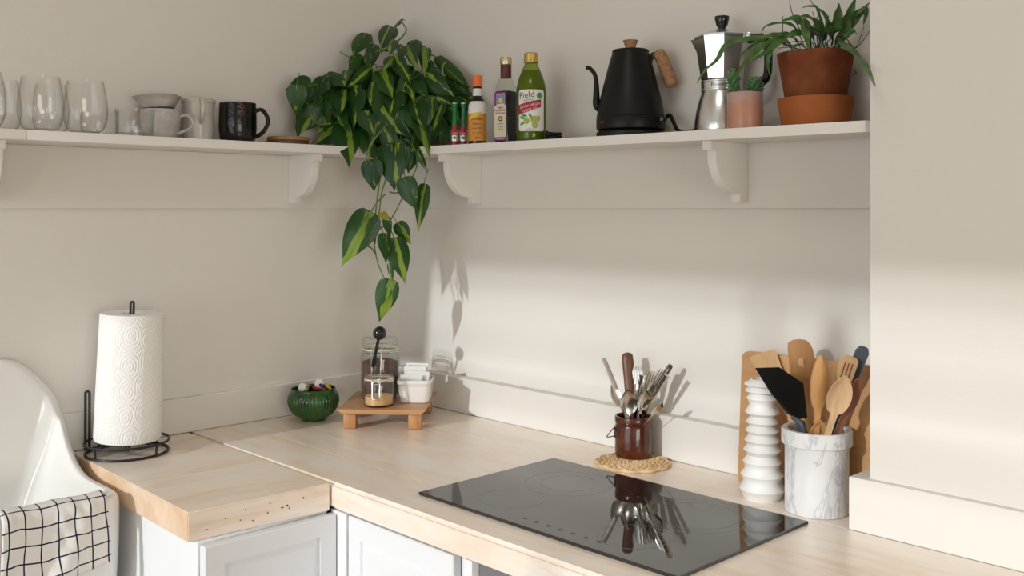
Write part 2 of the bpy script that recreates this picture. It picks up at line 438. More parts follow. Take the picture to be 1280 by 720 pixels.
def pinkpot():
    m = material('pink_glaze', (.5, .25, .17), .28); v = coords(m); s = nd(m, 'ShaderNodeSeparateXYZ'); ln(m, v, s.inputs[0])
    n = noise(m, coords(m, (1, 1, .25)), 55, 3); a = nd(m, 'ShaderNodeMath', operation='MULTIPLY_ADD'); ln(m, n, a.inputs[0]); a.inputs[1].default_value = .05; ln(m, s.outputs[2], a.inputs[2])
    base(m, ramp(m, a.outputs[0], [(.070, (.50, .235, .155)), (.085, (.47, .30, .26))])); return m
M['pinkpot'] = pinkpot()
M['succ'] = mottled('succulent_green', (.10, .24, .10), (.20, .38, .18), 80, .5)
M['greengl'] = make_glass('green_bottle_glass', (.62, .74, .30), (.20, .32, .06))
M['oil'] = material('olive_oil', (.20, .205, .032), .3)
M['vinegar'] = material('dark_vinegar', (.006, .003, .003), .1)
M['darkbottle'] = material('dark_brown_glass', (.012, .006, .004), .06)
M['gold'] = material('gold_cap', (.62, .42, .12), .3, .9)
M['paleg'] = material('pale_gold_cap', (.62, .52, .33), .35, .8)
M['capsule'] = material('burgundy_capsule', (.10, .012, .015), .3)
M['orange'] = material('orange_cap', (.80, .17, .03), .4)
M['orangelabel'] = mottled('orange_label', (.62, .24, .03), (.70, .30, .05), 30, .55)
M['labelwhite'] = material('label_white', (.74, .72, .68), .6)
M['labelcream'] = material('label_cream', (.66, .58, .44), .6)
M['labelred'] = material('label_red', (.38, .015, .03), .6)
M['labelgreen'] = material('label_green', (.03, .30, .07), .6)
M['olivegreen'] = mottled('olive_print', (.32, .36, .06), (.46, .48, .14), 120, .6)
M['ink'] = material('ink', (.02, .02, .02), .6)
M['purple'] = material('label_purple', (.28, .02, .22), .6)
M['lblue'] = material('label_blue', (.12, .25, .48), .6)
M['neckgreen'] = material('green_neck_wrap', (.01, .17, .045), .35)
M['clearish'] = make_glass('flint_glass', (.94, .96, .93))
M['silver'] = material('silver_foil', (.6, .6, .6), .3, .9)
M['grey'] = material('grey_silicone', (.085, .10, .12), .55)
M['ledred'] = material('red_print', (.55, .06, .02), .5)
def leafmat():
    m = material('variegated_leaf', (.02, .08, .01), .3, spec=.38); t = nd(m, 'ShaderNodeTexCoord'); s = nd(m, 'ShaderNodeSeparateXYZ'); ln(m, t.outputs['UV'], s.inputs[0])
    oi = nd(m, 'ShaderNodeObjectInfo'); sc = nd(m, 'ShaderNodeSeparateColor'); ln(m, oi.outputs['Color'], sc.inputs[0])
    g = nd(m, 'ShaderNodeMapping'); g.inputs['Scale'].default_value = (4, 1.5, 1); ln(m, t.outputs['UV'], g.inputs[0])
    of = nd(m, 'ShaderNodeCombineXYZ'); ln(m, oi.outputs['Random'], of.inputs[0]); mu = nd(m, 'ShaderNodeVectorMath', operation='MULTIPLY_ADD'); ln(m, of.outputs[0], mu.inputs[0]); mu.inputs[1].default_value = (37, 0, 0); ln(m, g.outputs[0], mu.inputs[2])
    n = noise(m, mu.outputs[0], 1.3, 3, .5, .4)
    # u: 0..1 across; distance from a line a little beside the midrib
    d = nd(m, 'ShaderNodeMath', operation='SUBTRACT'); ln(m, s.outputs[0], d.inputs[0]); ln(m, sc.outputs[1], d.inputs[1])
    ab = nd(m, 'ShaderNodeMath', operation='ABSOLUTE'); ln(m, d.outputs[0], ab.inputs[0])
    w = nd(m, 'ShaderNodeMath', operation='MULTIPLY_ADD'); ln(m, n, w.inputs[0]); w.inputs[1].default_value = -.55; ln(m, ab.outputs[0], w.inputs[2])
    w2 = nd(m, 'ShaderNodeMath', operation='MULTIPLY_ADD'); ln(m, sc.outputs[0], w2.inputs[0]); w2.inputs[1].default_value = -.28; ln(m, w.outputs[0], w2.inputs[2])
    f = ramp(m, w2.outputs[0], [(.0, (1, 1, 1)), (.02, (0, 0, 0))])
    aa = nd(m, 'ShaderNodeMath', operation='ADD'); ln(m, w2.outputs[0], aa.inputs[0]); aa.inputs[1].default_value = .355
    f = ramp(m, aa.outputs[0], [(.0, (1, 1, 1)), (.035, (0, 0, 0))])
    dark = ramp(m, n, [(.3, (.006, .040, .006)), (.7, (.016, .075, .010))]); lime = ramp(m, n, [(.3, (.12, .24, .02)), (.7, (.27, .37, .045))])
    mid = mixc(m, oi.outputs['Random'], dark, (.040, .105, .018)); dark = mixc(m, .55, dark, mid)
    c = mixc(m, f, dark, lime)
    c = mixc(m, sc.outputs[2], c, (.40, .36, .05)); base(m, c)
    wv = nd(m, 'ShaderNodeTexWave', wave_type='BANDS'); wv.inputs['Scale'].default_value = 4; wv.inputs['Distortion'].default_value = 1.5; ln(m, t.outputs['UV'], wv.inputs['Vector'])
    bump(m, wv.outputs['Fac'], .12, .002)
    p = pr(m); p.inputs['Transmission Weight'].default_value = 0
    tr = nd(m, 'ShaderNodeBsdfTranslucent'); ln(m, c, tr.inputs[0]); ms = nd(m, 'ShaderNodeMixShader'); ms.inputs[0].default_value = .22
    ln(m, p.outputs[0], ms.inputs[1]); ln(m, tr.outputs[0], ms.inputs[2]); ln(m, ms.outputs[0], m.node_tree.nodes['Material Output'].inputs[0]); return m
M['leaf'] = leafmat()
M['stem'] = material('green_stem', (.13, .19, .045), .5)
M['frond'] = mottled('fern_green', (.028, .085, .014), (.075, .17, .035), 45, .34)
M['stalk'] = material('dark_stalk', (.045, .04, .018), .6)

# ------------------------------------------------------------------ the room
WX, WY = -.060, .042            # planes of the left wall and of the wall with the cooktop
RIGHT_END, BACK_END, CEIL = 6.32, -4.0, 2.72
def wall_with_hole(axis, c0, c1, a0, a1, z0, z1, h):
    """slab; h = (a0, a1, z0, z1) opening"""
    m = MB(); ha0, ha1, hz0, hz1 = h
    for (p0, p1, q0, q1) in ((a0, ha0, z0, z1), (ha1, a1, z0, z1), (ha0, ha1, z0, hz0), (ha0, ha1, hz1, z1)):
        m.join(box(p0, p1, c0, c1, q0, q1) if axis == 'y' else box(c0, c1, p0, p1, q0, q1))
    return m
struct('wall_left', box(WX-.12, WX, BACK_END-.12, WY+.12, 0, CEIL), M['wall'])
struct('wall_right', box(WX, RIGHT_END+.12, WY, WY+.12, 0, CEIL), M['wall'])
struct('wall_pillar', box(1.438, RIGHT_END, -.129, WY, 0, CEIL, .002), M['wall'])
struct('floor', box(WX, RIGHT_END, BACK_END, WY, -.08, 0), M['floor'])
struct('ceiling', box(WX-.12, RIGHT_END+.12, BACK_END-.12, WY+.12, CEIL, CEIL+.1), M['ceiling'])
GW = (WX+.04, 2.5, .45, 2.49)
struct('wall_back', wall_with_hole('y', BACK_END-.12, BACK_END, WX, RIGHT_END, 0, CEIL, GW), M['wall'])
SW = (-3.75, -1.25, .45, 1.85)
struct('wall_side', wall_with_hole('x', RIGHT_END, RIGHT_END+.12, BACK_END, -.129, 0, CEIL, SW), M['wall'])
def window(name, axis, c, h, nbars):
    e = bpy.data.objects.new(name, None); COL.objects.link(e); e['kind'] = 'structure'
    a0, a1, z0, z1 = h
    def bar(p0, p1, q0, q1, nm='window_frame'):
        struct(nm, box(p0, p1, c-.02, c+.02, q0, q1, .003) if axis == 'y' else box(c-.02, c+.02, p0, p1, q0, q1, .003), M['frame'], parent=e)
    bar(a0, a0+.035, z0, z1); bar(a1-.035, a1, z0, z1); bar(a0, a1, z0, z0+.05); bar(a0, a1, z1-.012, z1)
    for i in range(1, nbars): x = a0+(a1-a0)*i/nbars; bar(x-.014, x+.014, z0, z1, 'mullion')
    return e
W1 = window('window_1', 'y', BACK_END-.06, GW, 2); 
for z in (2.42, 2.315, 2.19): struct('glazing_bar', box(GW[0], GW[1], BACK_END-.075, BACK_END-.045, z-.008, z+.008, .002), M['frame'], parent=W1)
window('added_window', 'x', RIGHT_END+.06, SW, 2)  # unseen window, added to carry the fill for the left wall
BBL, BBR = -.047, .012
struct('baseboard_left', box(WX, BBL, -3.2, WY, .9, .985, .003), M['trim'])
struct('baseboard_right', box(BBL, 1.438, BBR, WY, .9, .993, .003), M['trim'])
struct('baseboard_pillar', box(1.408, 2.7, -.143, BBR, .9, .989, .002), M['trim'])
struct('trim_1', box(WX, -.050, -3.0, WY, 1.44, 1.5775, .0015), M['trim'])
struct('trim_2', box(-.05, 1.438, .030, WY, 1.44, 1.5775, .0015), M['trim'])

# ------------------------------------------------------------------ wall shelves
def bracket_poly(z1):
    p = [(0, z1), (.130, z1), (.130, z1-.018), (.114, z1-.018)]
    for k in range(11):
        a = R_(90*k/10); p.append((.040+.074*math.cos(a), 1.549-.080*math.sin(a)))
    return p+[(.031, 1.469), (.031, 1.453), (0, 1.453)]
sl = empty('wall_shelf', (WX, -.8, 1.578), 'long white painted shelf carrying glasses and mugs, on wall above sink', 'shelf')
def sboard(y0, y1): return box(-.050, .110, y0, y1, 1.5775, 1.598, .0015)
part('board', sboard(-1.028, .030), M['shelf'], sl, world=True); part('board', sboard(-1.9, -1.0285), M['shelf'], sl, world=True)
for y in (-.333, -1.079):
    fr = Matrix(((1, 0, 0, -.050), (0, 1, 0, y), (0, 0, 1, 0), (0, 0, 0, 1)))
    part('bracket', prism(bracket_poly(1.5775), 0, .021, .001, fr), M['shelf'], sl, world=True)
sr = empty('wall_shelf', (.8, WY, 1.574), 'white painted shelf carrying bottles and black kettle, beside square wall pillar', 'shelf')
def shz(x): return 1.5985-.0076*(x-.1)
m = MB(); P = [(.1105, .030), (.1105, -.1205), (1.426, -.1205), (1.4375, -.106), (1.4375, .030)]
n = len(P); m.add([(x, y, shz(x)-.0195) for x, y in P]+[(x, y, shz(x)) for x, y in P], [tuple(range(n-1, -1, -1)), tuple(range(n, 2*n))]+[(i, (i+1) % n, n+(i+1) % n, n+i) for i in range(n)])
part('board', m, M['shelf'], sr, smooth=False, world=True)
for x1 in (.300, 1.102):
    fr = Matrix(((0, -1, 0, x1), (-1, 0, 0, .030), (0, 0, 1, 0), (0, 0, 0, 1)))
    part('bracket', prism(bracket_poly(shz(x1)-.0195), 0, .020, .001, fr), M['shelf'], sr, world=True)

# ------------------------------------------------------------------ worktops and cabinets
CT, CB = .900, .848
wt = empty('wooden_worktop', (.9, -.3, CB), 'long pale limed wood worktop holding black cooktop', 'worktop')
part('plank', box(BBL, 1.4075, -.1425, BBR, CB, CT, .0006, 1), M['counter'], wt, world=True)
part('plank', box(BBL, 2.7, -.476, -.143, CB, CT, .0006, 1), M['counter'], wt, world=True)
m = box(BBL, 2.7, -.6065, -.4765, CB, CT, .0, 1)
b = bmesh.new(); me_ = bpy.data.meshes.new('t'); me_.from_pydata(m.v, [], m.f); b.from_mesh(me_)
bmesh.ops.bevel(b, geom=[e for e in b.edges if all(v.co.y < -.6 for v in e.verts) and abs(e.verts[0].co.z-e.verts[1].co.z) < 1e-4], offset=.007, segments=3, affect='EDGES')
part('plank', from_bm(b), M['counter'], wt, world=True, sharp=20)
# short thick block of worktop beside the sink, set a hair below and slightly askew
m = MB(); top = [(BBL, -.885), (.548, -.9005), (.562, -.6115), (BBL, -.6085)]
b = bmesh.new(); vs0 = [b.verts.new((x, y, CB-.002)) for x, y in top]; f0 = b.faces.new(vs0)
r = bmesh.ops.extrude_face_region(b, geom=[f0])
for v in r['geom']:
    if isinstance(v, bmesh.types.BMVert): v.co.z = CT-.0002
bmesh.ops.recalc_face_normals(b, faces=b.faces); bmesh.ops.bevel(b, geom=b.edges[:], offset=.0018, segments=2, affect='EDGES')
m = from_bm(b)
bl = thing('worktop_block', m, [M['block'], M['endgrain']], 'short thick wooden worktop piece with worm holes, between sink and long worktop', 'worktop', (.25, -.75, CB-.002), world=True)
for p in bl.data.polygons:
    if p.normal.y < -.8: p.material_index = 1
rnd = random.Random(3)
for (u, z, w, h) in ((-.865, .862, .004, .002), (-.80, .866, .003, .002), (-.775, .86, .0035, .0022), (-.745, .868, .002, .005), (-.715, .872, .006, .0022), (-.705, .874, .005, .003), (-.70, .868, .002, .005), (-.67, .882, .004, .003), (-.79, .884, .002, .002), (-.74, .885, .003, .0015), (-.83, .875, .002, .002)):
    xs = .548+(u+.9005)/(.289)*.014
    o = part('worm_hole', disc_patch(0, 0, w/2*1.15, h/2*1.15, 8).xf(Matrix.Rotation(R_(92.8), 4, 'Z')), M['gap'], bl, smooth=False)
    o.location = Vector((xs+.0004, u, z))-bl.location

def panel_door(w, h, th, stile, rail):
    """door in x,z facing -y with a stepped recessed panel"""
    b = bmesh.new(); bmesh.ops.create_cube(b, size=1)
    for v in b.verts: v.co = Vector((v.co.x*w, v.co.y*th, v.co.z*h))
    f = [q for q in b.faces if q.normal.y < -.9][0]
    bmesh.ops.bevel(b, geom=[e for e in b.edges], offset=.002, segments=1, affect='EDGES')
    f = max([q for q in b.faces if q.normal.y < -.9], key=lambda q: q.calc_area())
    bmesh.ops.inset_region(b, faces=[f], thickness=stile, depth=0); 
    bmesh.ops.inset_region(b, faces=[f], thickness=.003, depth=-.005)
    bmesh.ops.inset_region(b, faces=[f], thickness=.010, depth=.0); bmesh.ops.inset_region(b, faces=[f], thickness=.006, depth=.004)
    return from_bm(b)
cl = empty('base_cabinet', (.25, -.74, 0), 'white base cabinet with panelled door under short worktop block', 'cabinet')
part('carcass', box(-.045, .552, -.884, -.612, .10, .8455, .001), M['cab'], cl, world=True)
part('filler', box(.553, .6035, -.603, -.579, .10, .8455, .001), M['cab'], cl, world=True)
d = panel_door(.277, .735, .020, .05, .06).xf(Matrix.Translation((.566, -.7435, .4725)) @ Matrix.Rotation(R_(90), 4, 'Z'))
part('door', d, M['cab'], cl, world=True, sharp=20)
part('plinth', box(-.04, .50, -.87, -.62, 0, .099), M['cab'], cl, world=True)
cr = empty('base_cabinet', (.75, -.3, 0), 'white base cabinet with panelled door under long worktop', 'cabinet')
part('carcass', box(.604, .936, -.578, .0, .10, .847, .001), M['cab'], cr, world=True)
part('door', panel_door(.312, .74, .020, .055, .06).xf(Matrix.Translation((.763, -.590, .4735))), M['cab'], cr, world=True, sharp=20)
part('plinth', box(.60, .93, -.54, -.02, 0, .099), M['cab'], cr, world=True)
ov = empty('built_in_oven', (1.25, -.3, 0), 'grey fronted built-in oven below worktop, next to white cabinet', 'oven')
part('carcass', box(.940, 1.56, -.56, -.15, .10, .846, .001), M['grey'], ov, world=True)
part('side_trim', box(.9485, .9685, -.60, -.561, .10, .8465, .001), M['cab'], ov, world=True)
part('control_panel', box(.970, 1.55, -.585, -.561, .70, .843, .003), material('oven_steel', (.30, .30, .31), .35, .7), ov, world=True)
part('door', box(.970, 1.55, -.585, -.561, .12, .695, .003), M['glassblack'], ov, world=True)
hd = part('handle', tube([(1.02, -.62, .65), (1.5, -.62, .65)], .008, 10), M['chrome'], ov, world=True)

# cooktop
ck = empty('induction_cooktop', (1.047, -.352, CT), 'black glass cooktop set into pale worktop', 'cooktop')
part('glass_plate', box(.7465, 1.3475, -.537, -.167, CT-.0002, CT+.0055, .0016, 2), M['glassblack'], ck, world=True, smooth=False)
for (x, y, rr) in ((.905, -.29, .085), (.905, -.29, .055), (1.195, -.28, .095), (1.195, -.28, .075), (.90, -.44, .06), (1.19, -.445, .06)):
    part('cooking_zone', band([(rr-.0007, 0), (rr-.0007, .00012), (rr+.0007, .00012), (rr+.0007, 0)], 64).xf(Matrix.Translation((x, y, CT+.0055))), M['zone'], ck, world=True)
for k in range(7):
    part('touch_symbol', ring((1.0+.028*k, -.505, CT+.0057), .004, .0003, 16, 4), M['zone'], ck, world=True)

# ------------------------------------------------------------------ sink
def sink():
    y0, y1, xb, xf_ = -1.62, -.9035, -.046, .300
    def outline(inset, rad, n=7):
        rad, rb = rad, min(rad, .022+inset[0]*.45)
        """rounded rectangle counter-clockwise from the back right corner; returns x, y"""
        a0, a1, b0, b1 = xb+inset[0], xf_-inset[1], y0+inset[2], y1-inset[2]; pts = []
        def arc(cx, cy, s, q):
            return [(cx+q*math.cos(R_(s+90*k/n)), cy+q*math.sin(R_(s+90*k/n))) for k in range(n+1)]
        A = arc(a1-rad, b1-rad, 0, rad); B = arc(a0+rb, b1-rb, 90, rb); C_ = arc(a0+rb, b0+rb, 180, rb); D = arc(a1-rad, b0+rad, 270, rad)
        def seg(p, q, k): return [(p[0]+(q[0]-p[0])*i/k, p[1]+(q[1]-p[1])*i/k) for i in range(1, k)]
        return A+seg(A[-1], B[0], 12)+B+seg(B[-1], C_[0], 28)+C_+seg(C_[-1], D[0], 12)+D+seg(D[-1], A[0], 28)
    def rim(x, y):
        ye = min(y1-y, y-y0)                    # distance from the nearer end
        tab = ((0, .985), (.010, 1.035), (.028, 1.062), (.055, 1.092), (.080, 1.115), (.096, 1.1225), (9, 1.1225))
        for (a, b_), (c, d_) in zip(tab, tab[1:]):
            if a <= max(ye, 0) <= c: back = b_+(d_-b_)*(max(ye, 0)-a)/(c-a); break
        u = min(max((x-xb-.022)/.19, 0), 1); w = (1-u)**2.8
        return .884+(back-.884)*w
    rings = []
    def add(inset, rad, zf): rings.append([(x, y, zf(x, y, i)) for i, (x, y) in enumerate(outline(inset, rad))])
    o0 = outline((0, 0, 0), .045); R0 = [rim(x, y) for x, y in o0]
    add((.012, .014, .014), .05, lambda x, y, i: .58)
    add((.003, .003, .003), .045, lambda x, y, i: .70)
    add((0, 0, 0), .045, lambda x, y, i: R0[i]-.030)
    add((.000, .001, .001), .045, lambda x, y, i: R0[i]-.012)
    add((.004, .006, .006), .043, lambda x, y, i: R0[i]-.003)
    add((.010, .014, .012), .040, lambda x, y, i: R0[i])
    add((.020, .026, .021), .040, lambda x, y, i: R0[i]-.0005)
    add((.0225, .029, .024), .042, lambda x, y, i: R0[i]-.006)
    add((.026, .040, .036), .050, lambda x, y, i: R0[i]-.016-.30*(R0[i]-.884))
    add((.040, .052, .055), .060, lambda x, y, i: .884-.030+.25*(R0[i]-.884))
    add((.055, .062, .085), .070, lambda x, y, i: .80)
    add((.075, .075, .105), .070, lambda x, y, i: .725)
    add((.105, .105, .140), .060, lambda x, y, i: .705)
    m = MB(); n = len(rings[0]); V = [p for r_ in rings for p in r_]; Fc = []
    for a in range(len(rings)-1):
        for k in range(n):
            k2 = (k+1) % n; Fc.append((a*n+k, a*n+k2, (a+1)*n+k2, (a+1)*n+k))
    Fc.append(tuple((len(rings)-1)*n+k for k in range(n)))
    return m.add(V, Fc)
sk_ = empty('farmhouse_sink', (.12, -1.26, .58), 'white enamelled farmhouse sink with raised curved back', 'sink')
so_ = part('basin', sink(), M['enamel'], sk_, world=True, sharp=80)
md = so_.modifiers.new('smooth', 'SUBSURF'); md.levels = 1; md.render_levels = 2
part('drain', lathe([(0, .0), (.03, 0), (.034, .002), (.034, .004), (0, .004)], 24).xf(Matrix.Translation((.12, -1.26, .7055))), M['chrome'], sk_, world=True)

# checked towel hanging over the front rim
def dish_towel():
    m = MB(); nu, nv = 40, 46; V = []; uv = []
    ya, yb = -1.136, -.949
    path = [(.225, .800), (.245, .850), (.258, .879), (.272, .8885), (.290, .8885), (.3045, .882), (.3085, .868), (.311, .83), (.313, .79), (.316, .757)]
    pp = smooth_path([(a, 0, z) for a, z in path], 6); cum = [0]
    for i in range(1, len(pp)): cum.append(cum[-1]+(pp[i]-pp[i-1]).length)
    L = cum[-1]
    for j in range(nv+1):
        s = L*j/nv; i = min(max(k for k in range(len(cum)) if cum[k] <= s+1e-9), len(cum)-2); t = (s-cum[i])/(cum[i+1]-cum[i]); p = pp[i].lerp(pp[i+1], t)
        q = max(0, (s/L-.5)*2)
        for k in range(nu+1):
            u = k/nu; y = ya+(yb-ya)*u+.012*q*(.5-u)*-1
            wv = (.0035+.005*q)*math.sin(u*9+1+q*2.2)+(.0012+.0018*q)*math.sin(u*23+q*9)+.0012*math.sin(u*41-q*13)
            z = p.z-.012*q*math.sin(u*2.2)*(1-u)+ .020*q*q*(u-.5)
            V.append((p.x+.004+max(wv, -.002)*(1 if q > 0 else .3)+.002, y, z+(.0022 if q == 0 else 0)+.001*math.sin(u*14)))
            uv.append((u*6.5+.15+.04*math.sin(s*60+u*5), s/.0295+.1+.05*math.sin(u*11)))
    W = nu+1
    m.add(V, [(j*W+k, j*W+k+1, (j+1)*W+k+1, (j+1)*W+k) for j in range(nv) for k in range(nu)], 0, uv); return m
tw = thing('dish_towel', dish_towel(), M['check'], 'white dish towel with thin dark check, draped over sink front', 'towel', (.305, -1.02, .76), world=True, sharp=180)
md = tw.modifiers.new('thickness', 'SOLIDIFY'); md.thickness = .003; md.offset = 1

# ------------------------------------------------------------------ paper towel holder
HX, HY = .045, -.797
ph = empty('paper_towel_holder', (HX, HY, CT), 'black wire paper towel holder with side arm on worktop block', 'holder')
wr = .0028
part('base_ring', ring((0, 0, wr), .086, wr, 56, 8), M['wire'], ph); part('top_ring', ring((0, 0, .026), .088, wr, 56, 8), M['wire'], ph)
for a in (20, 110, 200, 290):
    x, y = math.cos(R_(a)), math.sin(R_(a)); part('post', tube([(x*.086, y*.086, wr), (x*.088, y*.088, .026)], wr*.9, 8), M['wire'], ph)
for a in (20, 110):
    x, y = math.cos(R_(a)), math.sin(R_(a)); part('cross_wire', tube([(x*.086, y*.086, .0255), (-x*.086, -y*.086, .0255)], wr*.9, 8), M['wire'], ph)
rx, ry = .695, .719
ta = Vector((.0105*rx, .0105*ry, .300))     # lean of the centre post
def loop(bx, by, z0, z1, half, r, lean=(0, 0)):
    p = []
    for s, zs in ((-1, (z0, z1)),): p += [(bx-rx*half, by-ry*half, z0), (bx-rx*half+lean[0]*(z1-z0), by-ry*half+lean[1]*(z1-z0), z1)]
    for k in range(1, 8):
        a = math.pi-math.pi*k/8; p.append((bx+rx*half*math.cos(a)+lean[0]*(z1-z0), by+ry*half*math.cos(a)+lean[1]*(z1-z0), z1+half*math.sin(a)))
    p += [(bx+rx*half+lean[0]*(z1-z0), by+ry*half+lean[1]*(z1-z0), z1), (bx+rx*half, by+ry*half, z0)]; return tube(p, r, 8)
part('center_post', loop(0, 0, wr, .330, .0035, wr*.95, (.034*rx, .034*ry)), M['wire'], ph)
part('side_arm', loop(-.088*rx, -.088*ry, .004, .131, .0045, wr*1.05, (.0, .0)), M['wire'], ph)
rp = [(.019, .0), (.045, 0), (.0695, .001), (.0708, .006), (.0700, .10), (.0685, .20), (.0672, .276), (.066, .2785), (.045, .279), (.022, .2775), (.0195, .276), (.019, .27), (.019, .0)]
rl = MB().join(lathe(rp[:-1], 64)); 
def tube_roll():
    m = MB(); V = []; seg = 64; Fc = []; uv = []
    for i, (r_, z) in enumerate(rp):
        for k in range(seg+1):
            a = 2*math.pi*k/seg; V.append((r_*math.cos(a), r_*math.sin(a), z)); uv.append((k/seg, z/.42))
    W = seg+1
    for i in range(len(rp)-1):
        for k in range(seg): Fc.append((i*W+k, i*W+k+1, (i+1)*W+k+1, (i+1)*W+k))
    return m.add(V, Fc, 0, uv)
pt = empty('paper_towel_roll', (HX-.001, HY+.001, CT+.0305), 'white embossed paper towel roll standing on black wire holder', 'paper towel')
tl = part('paper', tube_roll(), M['towelpaper'], pt); cr_ = part('core', lathe([(.0172, .001), (.0186, .001), (.0186, .2755), (.0172, .2755), (.0172, .001)][:-1], 40), M['card'], pt)
pt.rotation_euler = (R_(-1.6), R_(1.6), 0)

# ------------------------------------------------------------------ left shelf: glasses and mugs
SL = 1.598
def stemless(h, rm, rb, rt):
    o = [(rb*.6, 0), (rb, .0006), (rb*1.12, .004)]
    for k in range(1, 8):
        t = k/8; o.append((rb*1.12+(rm-rb*1.12)*math.sin(t*math.pi/2), .004+(h*.42-.004)*(1-math.cos(t*math.pi/2))))
    for k in range(0, 7):
        t = k/6; o.append((rm+(rt-rm)*(t**1.6), h*.42+(h*.58)*t))
    i = [(r-.0011, z) for r, z in o[3:]][::-1]; i = [(i[0][0], h)]+i[1:]+[(rb*.7, .0062)]
    return cylwall(o, i, 48)
WG = 'stemless wine glasses on shelf'
wg = stemless(.114, .0455, .024, .0365).mesh('wine_glass', M['glass'], True, 60)
for (x, y, s, lab) in ((.062, -1.098, 1.0, 'clear stemless wine glass in front row, third from the low tumblers'), (.062, -.985, 1.0, 'clear stemless wine glass in front row, second from the low tumblers'),
                  (.062, -.894, .99, 'clear stemless wine glass in front row, next to the low tumblers'), (-.008, -1.040, .86, 'clear stemless wine glass in back row, second from the low tumblers'), (-.012, -.9395, .82, 'clear stemless wine glass in back row, nearest the low tumblers')):
    o = bpy.data.objects.new('wine_glass', wg); COL.objects.link(o); o.location = (x, y, SL); o.scale = (s, s, max(s, .95))
    tag(o, lab, 'glass', WG)
def tumbler(h, r):
    return cylwall([(r*.9, 0), (r*.96, .001), (r*.97, .006), (r, h-.001)], [(r-.0006, h), (r-.0016, h-.001), (r*.96-.002, .008), (r*.7, .006)], 44)
tm = tumbler(.060, .0415).mesh('tumbler', M['glass'], True, 50)
for (x, y, s, lab) in ((.066, -.789, 1.0, 'low clear tumbler standing in front of wide grey mug'), (-.005, -.838, .97, 'low clear tumbler standing behind the other, next to wine glasses')):
    o = bpy.data.objects.new('tumbler', tm); COL.objects.link(o); o.location = (x, y, SL); o.scale = (s, s, s)
    tag(o, lab, 'glass', 'low tumblers on shelf')
def mug_body(prof, th, seg=48, rmod=None):
    ins = [(max(r-th, .002), z) for r, z in prof[2:]][::-1]; ins = [(ins[0][0], ins[0][1]+.0008)]+ins[1:]
    ins.append((prof[1][0]*.8, prof[1][1]+.006))
    return cylwall(prof, ins, seg, rmod)
def handle(pts, r, flat=.6, seg=10, n=6): return tube(smooth_path(pts, n), r, seg)
rxv = Vector((.695, .719, 0))
def side_handle(x0, z0, dx, z1, ang, r=.0045):
    """loop handle leaving the body at radius x0; ang = direction about z"""
    c, s = math.cos(ang), math.sin(ang)
    pts = [(x0-.003, z1), (x0+dx*.55, z1+.004), (x0+dx, z1-(z1-z0)*.30), (x0+dx*.82, z0+(z1-z0)*.35), (x0+dx*.35, z0+.006), (x0-.006, z0)]
    return handle([(c*a, s*a, b) for a, b in pts], r)
AR = math.atan2(.719, .695)
g = empty('stoneware_mug', (.014, -.706, SL), 'wide grey stoneware mug with small dish stacked on it', 'mug')
part('body', mug_body([(.034, 0), (.0355, .003), (.039, .015), (.043, .036), (.0448, .056), (.0440, .068)], .003), M['stone'], g)
part('foot', lathe([(0, -.0), (.0335, -.0), (.0338, .0022), (0, .0022)], 40), M['stonebrown'], g)
part('handle', side_handle(.044, .014, .030, .052, AR, .0036), M['stone'], g)
# small square dish lying askew on the grey mug
def square_dish(w, h):
    m = MB(); rings = []; n = 40
    for (s, z) in ((.60, 0), (.64, .001), (.72, .010), (.92, h-.001), (.98, h), (.95, h+.0005), (.89, h-.003), (.68, .007), (.3, .0055)):
        r_ = []
        for k in range(n):
            a = 2*math.pi*k/n; c, q = math.cos(a), math.sin(a); p = 5.0; d = (abs(c)**p+abs(q)**p)**(-1/p); r_.append((w*s*d*c, w*s*d*q, z+.0015*math.sin(3*a)*(z/h)))
        rings.append(r_)
    V = [p for r_ in rings for p in r_]; Fc = []
    for i in range(len(rings)-1):
        for k in range(n): k2 = (k+1) % n; Fc.append((i*n+k, i*n+k2, (i+1)*n+k2, (i+1)*n+k))
    Fc += [tuple(range(n)), tuple(range((len(rings)-1)*n, len(rings)*n))]
    return m.add(V, Fc)
sdish = thing('pinch_dish', square_dish(.052, .026), M['stone'], 'small square grey ceramic dish stacked on wide grey mug', 'dish', (.014, -.712, SL+.0705), rz=R_(38), sharp=60)
sdish.rotation_euler = (R_(-2), R_(-4), AR+R_(8))
g = empty('relief_mug', (.006, -.610, SL), 'cream mug with embossed relief, standing between grey mug and black mug', 'mug')
part('body', mug_body([(.031, 0), (.034, .002), (.0365, .020), (.0360, .045), (.0365, .070), (.0385, .095), (.0388, .100)], .003, 64, lambda a, z: 1+(.016*math.sin(14*a+z*260) if .006 < z < .05 else (.012*math.sin(22*a) if .05 <= z < .06 else 0))), M['whitestone'], g)
part('rim_band', band([(.0388, .0905), (.0398, .0915), (.0398, .0975), (.0388, .0985)], 48), M['whitestone'], g)
part('handle', side_handle(.037, .042, .026, .094, math.atan2(-.30, .95), .0046), M['whitestone'], g)
g = empty('black_mug', (.042, -.527, SL), 'glossy black mug with round handle and brown rim', 'mug')
part('body', mug_body([(.036, 0), (.039, .002), (.0425, .012), (.0447, .035), (.0445, .060), (.0432, .090), (.0432, .093)], .0035), M['darkmug'], g)
part('rim', ring((0, 0, .0935), .0414, .0018, 48, 6), M['rust'], g)
part('handle', side_handle(.043, .012, .032, .074, AR-.1, .0050), M['darkmug'], g)
for (du, z) in ((.018, .083), (.018, .068)):
    st = ring((0, 0, 0), .0048, .0009, 18, 6).xf(Matrix.Rotation(R_(90), 4, 'X')); shift(st, x=0, z=z)
    wrap(st, .0449, math.atan2(-.695, .719)+.48)
    part('stamped_ring', st, M['rust'], g)
cs = 'two stacked round wooden coasters'
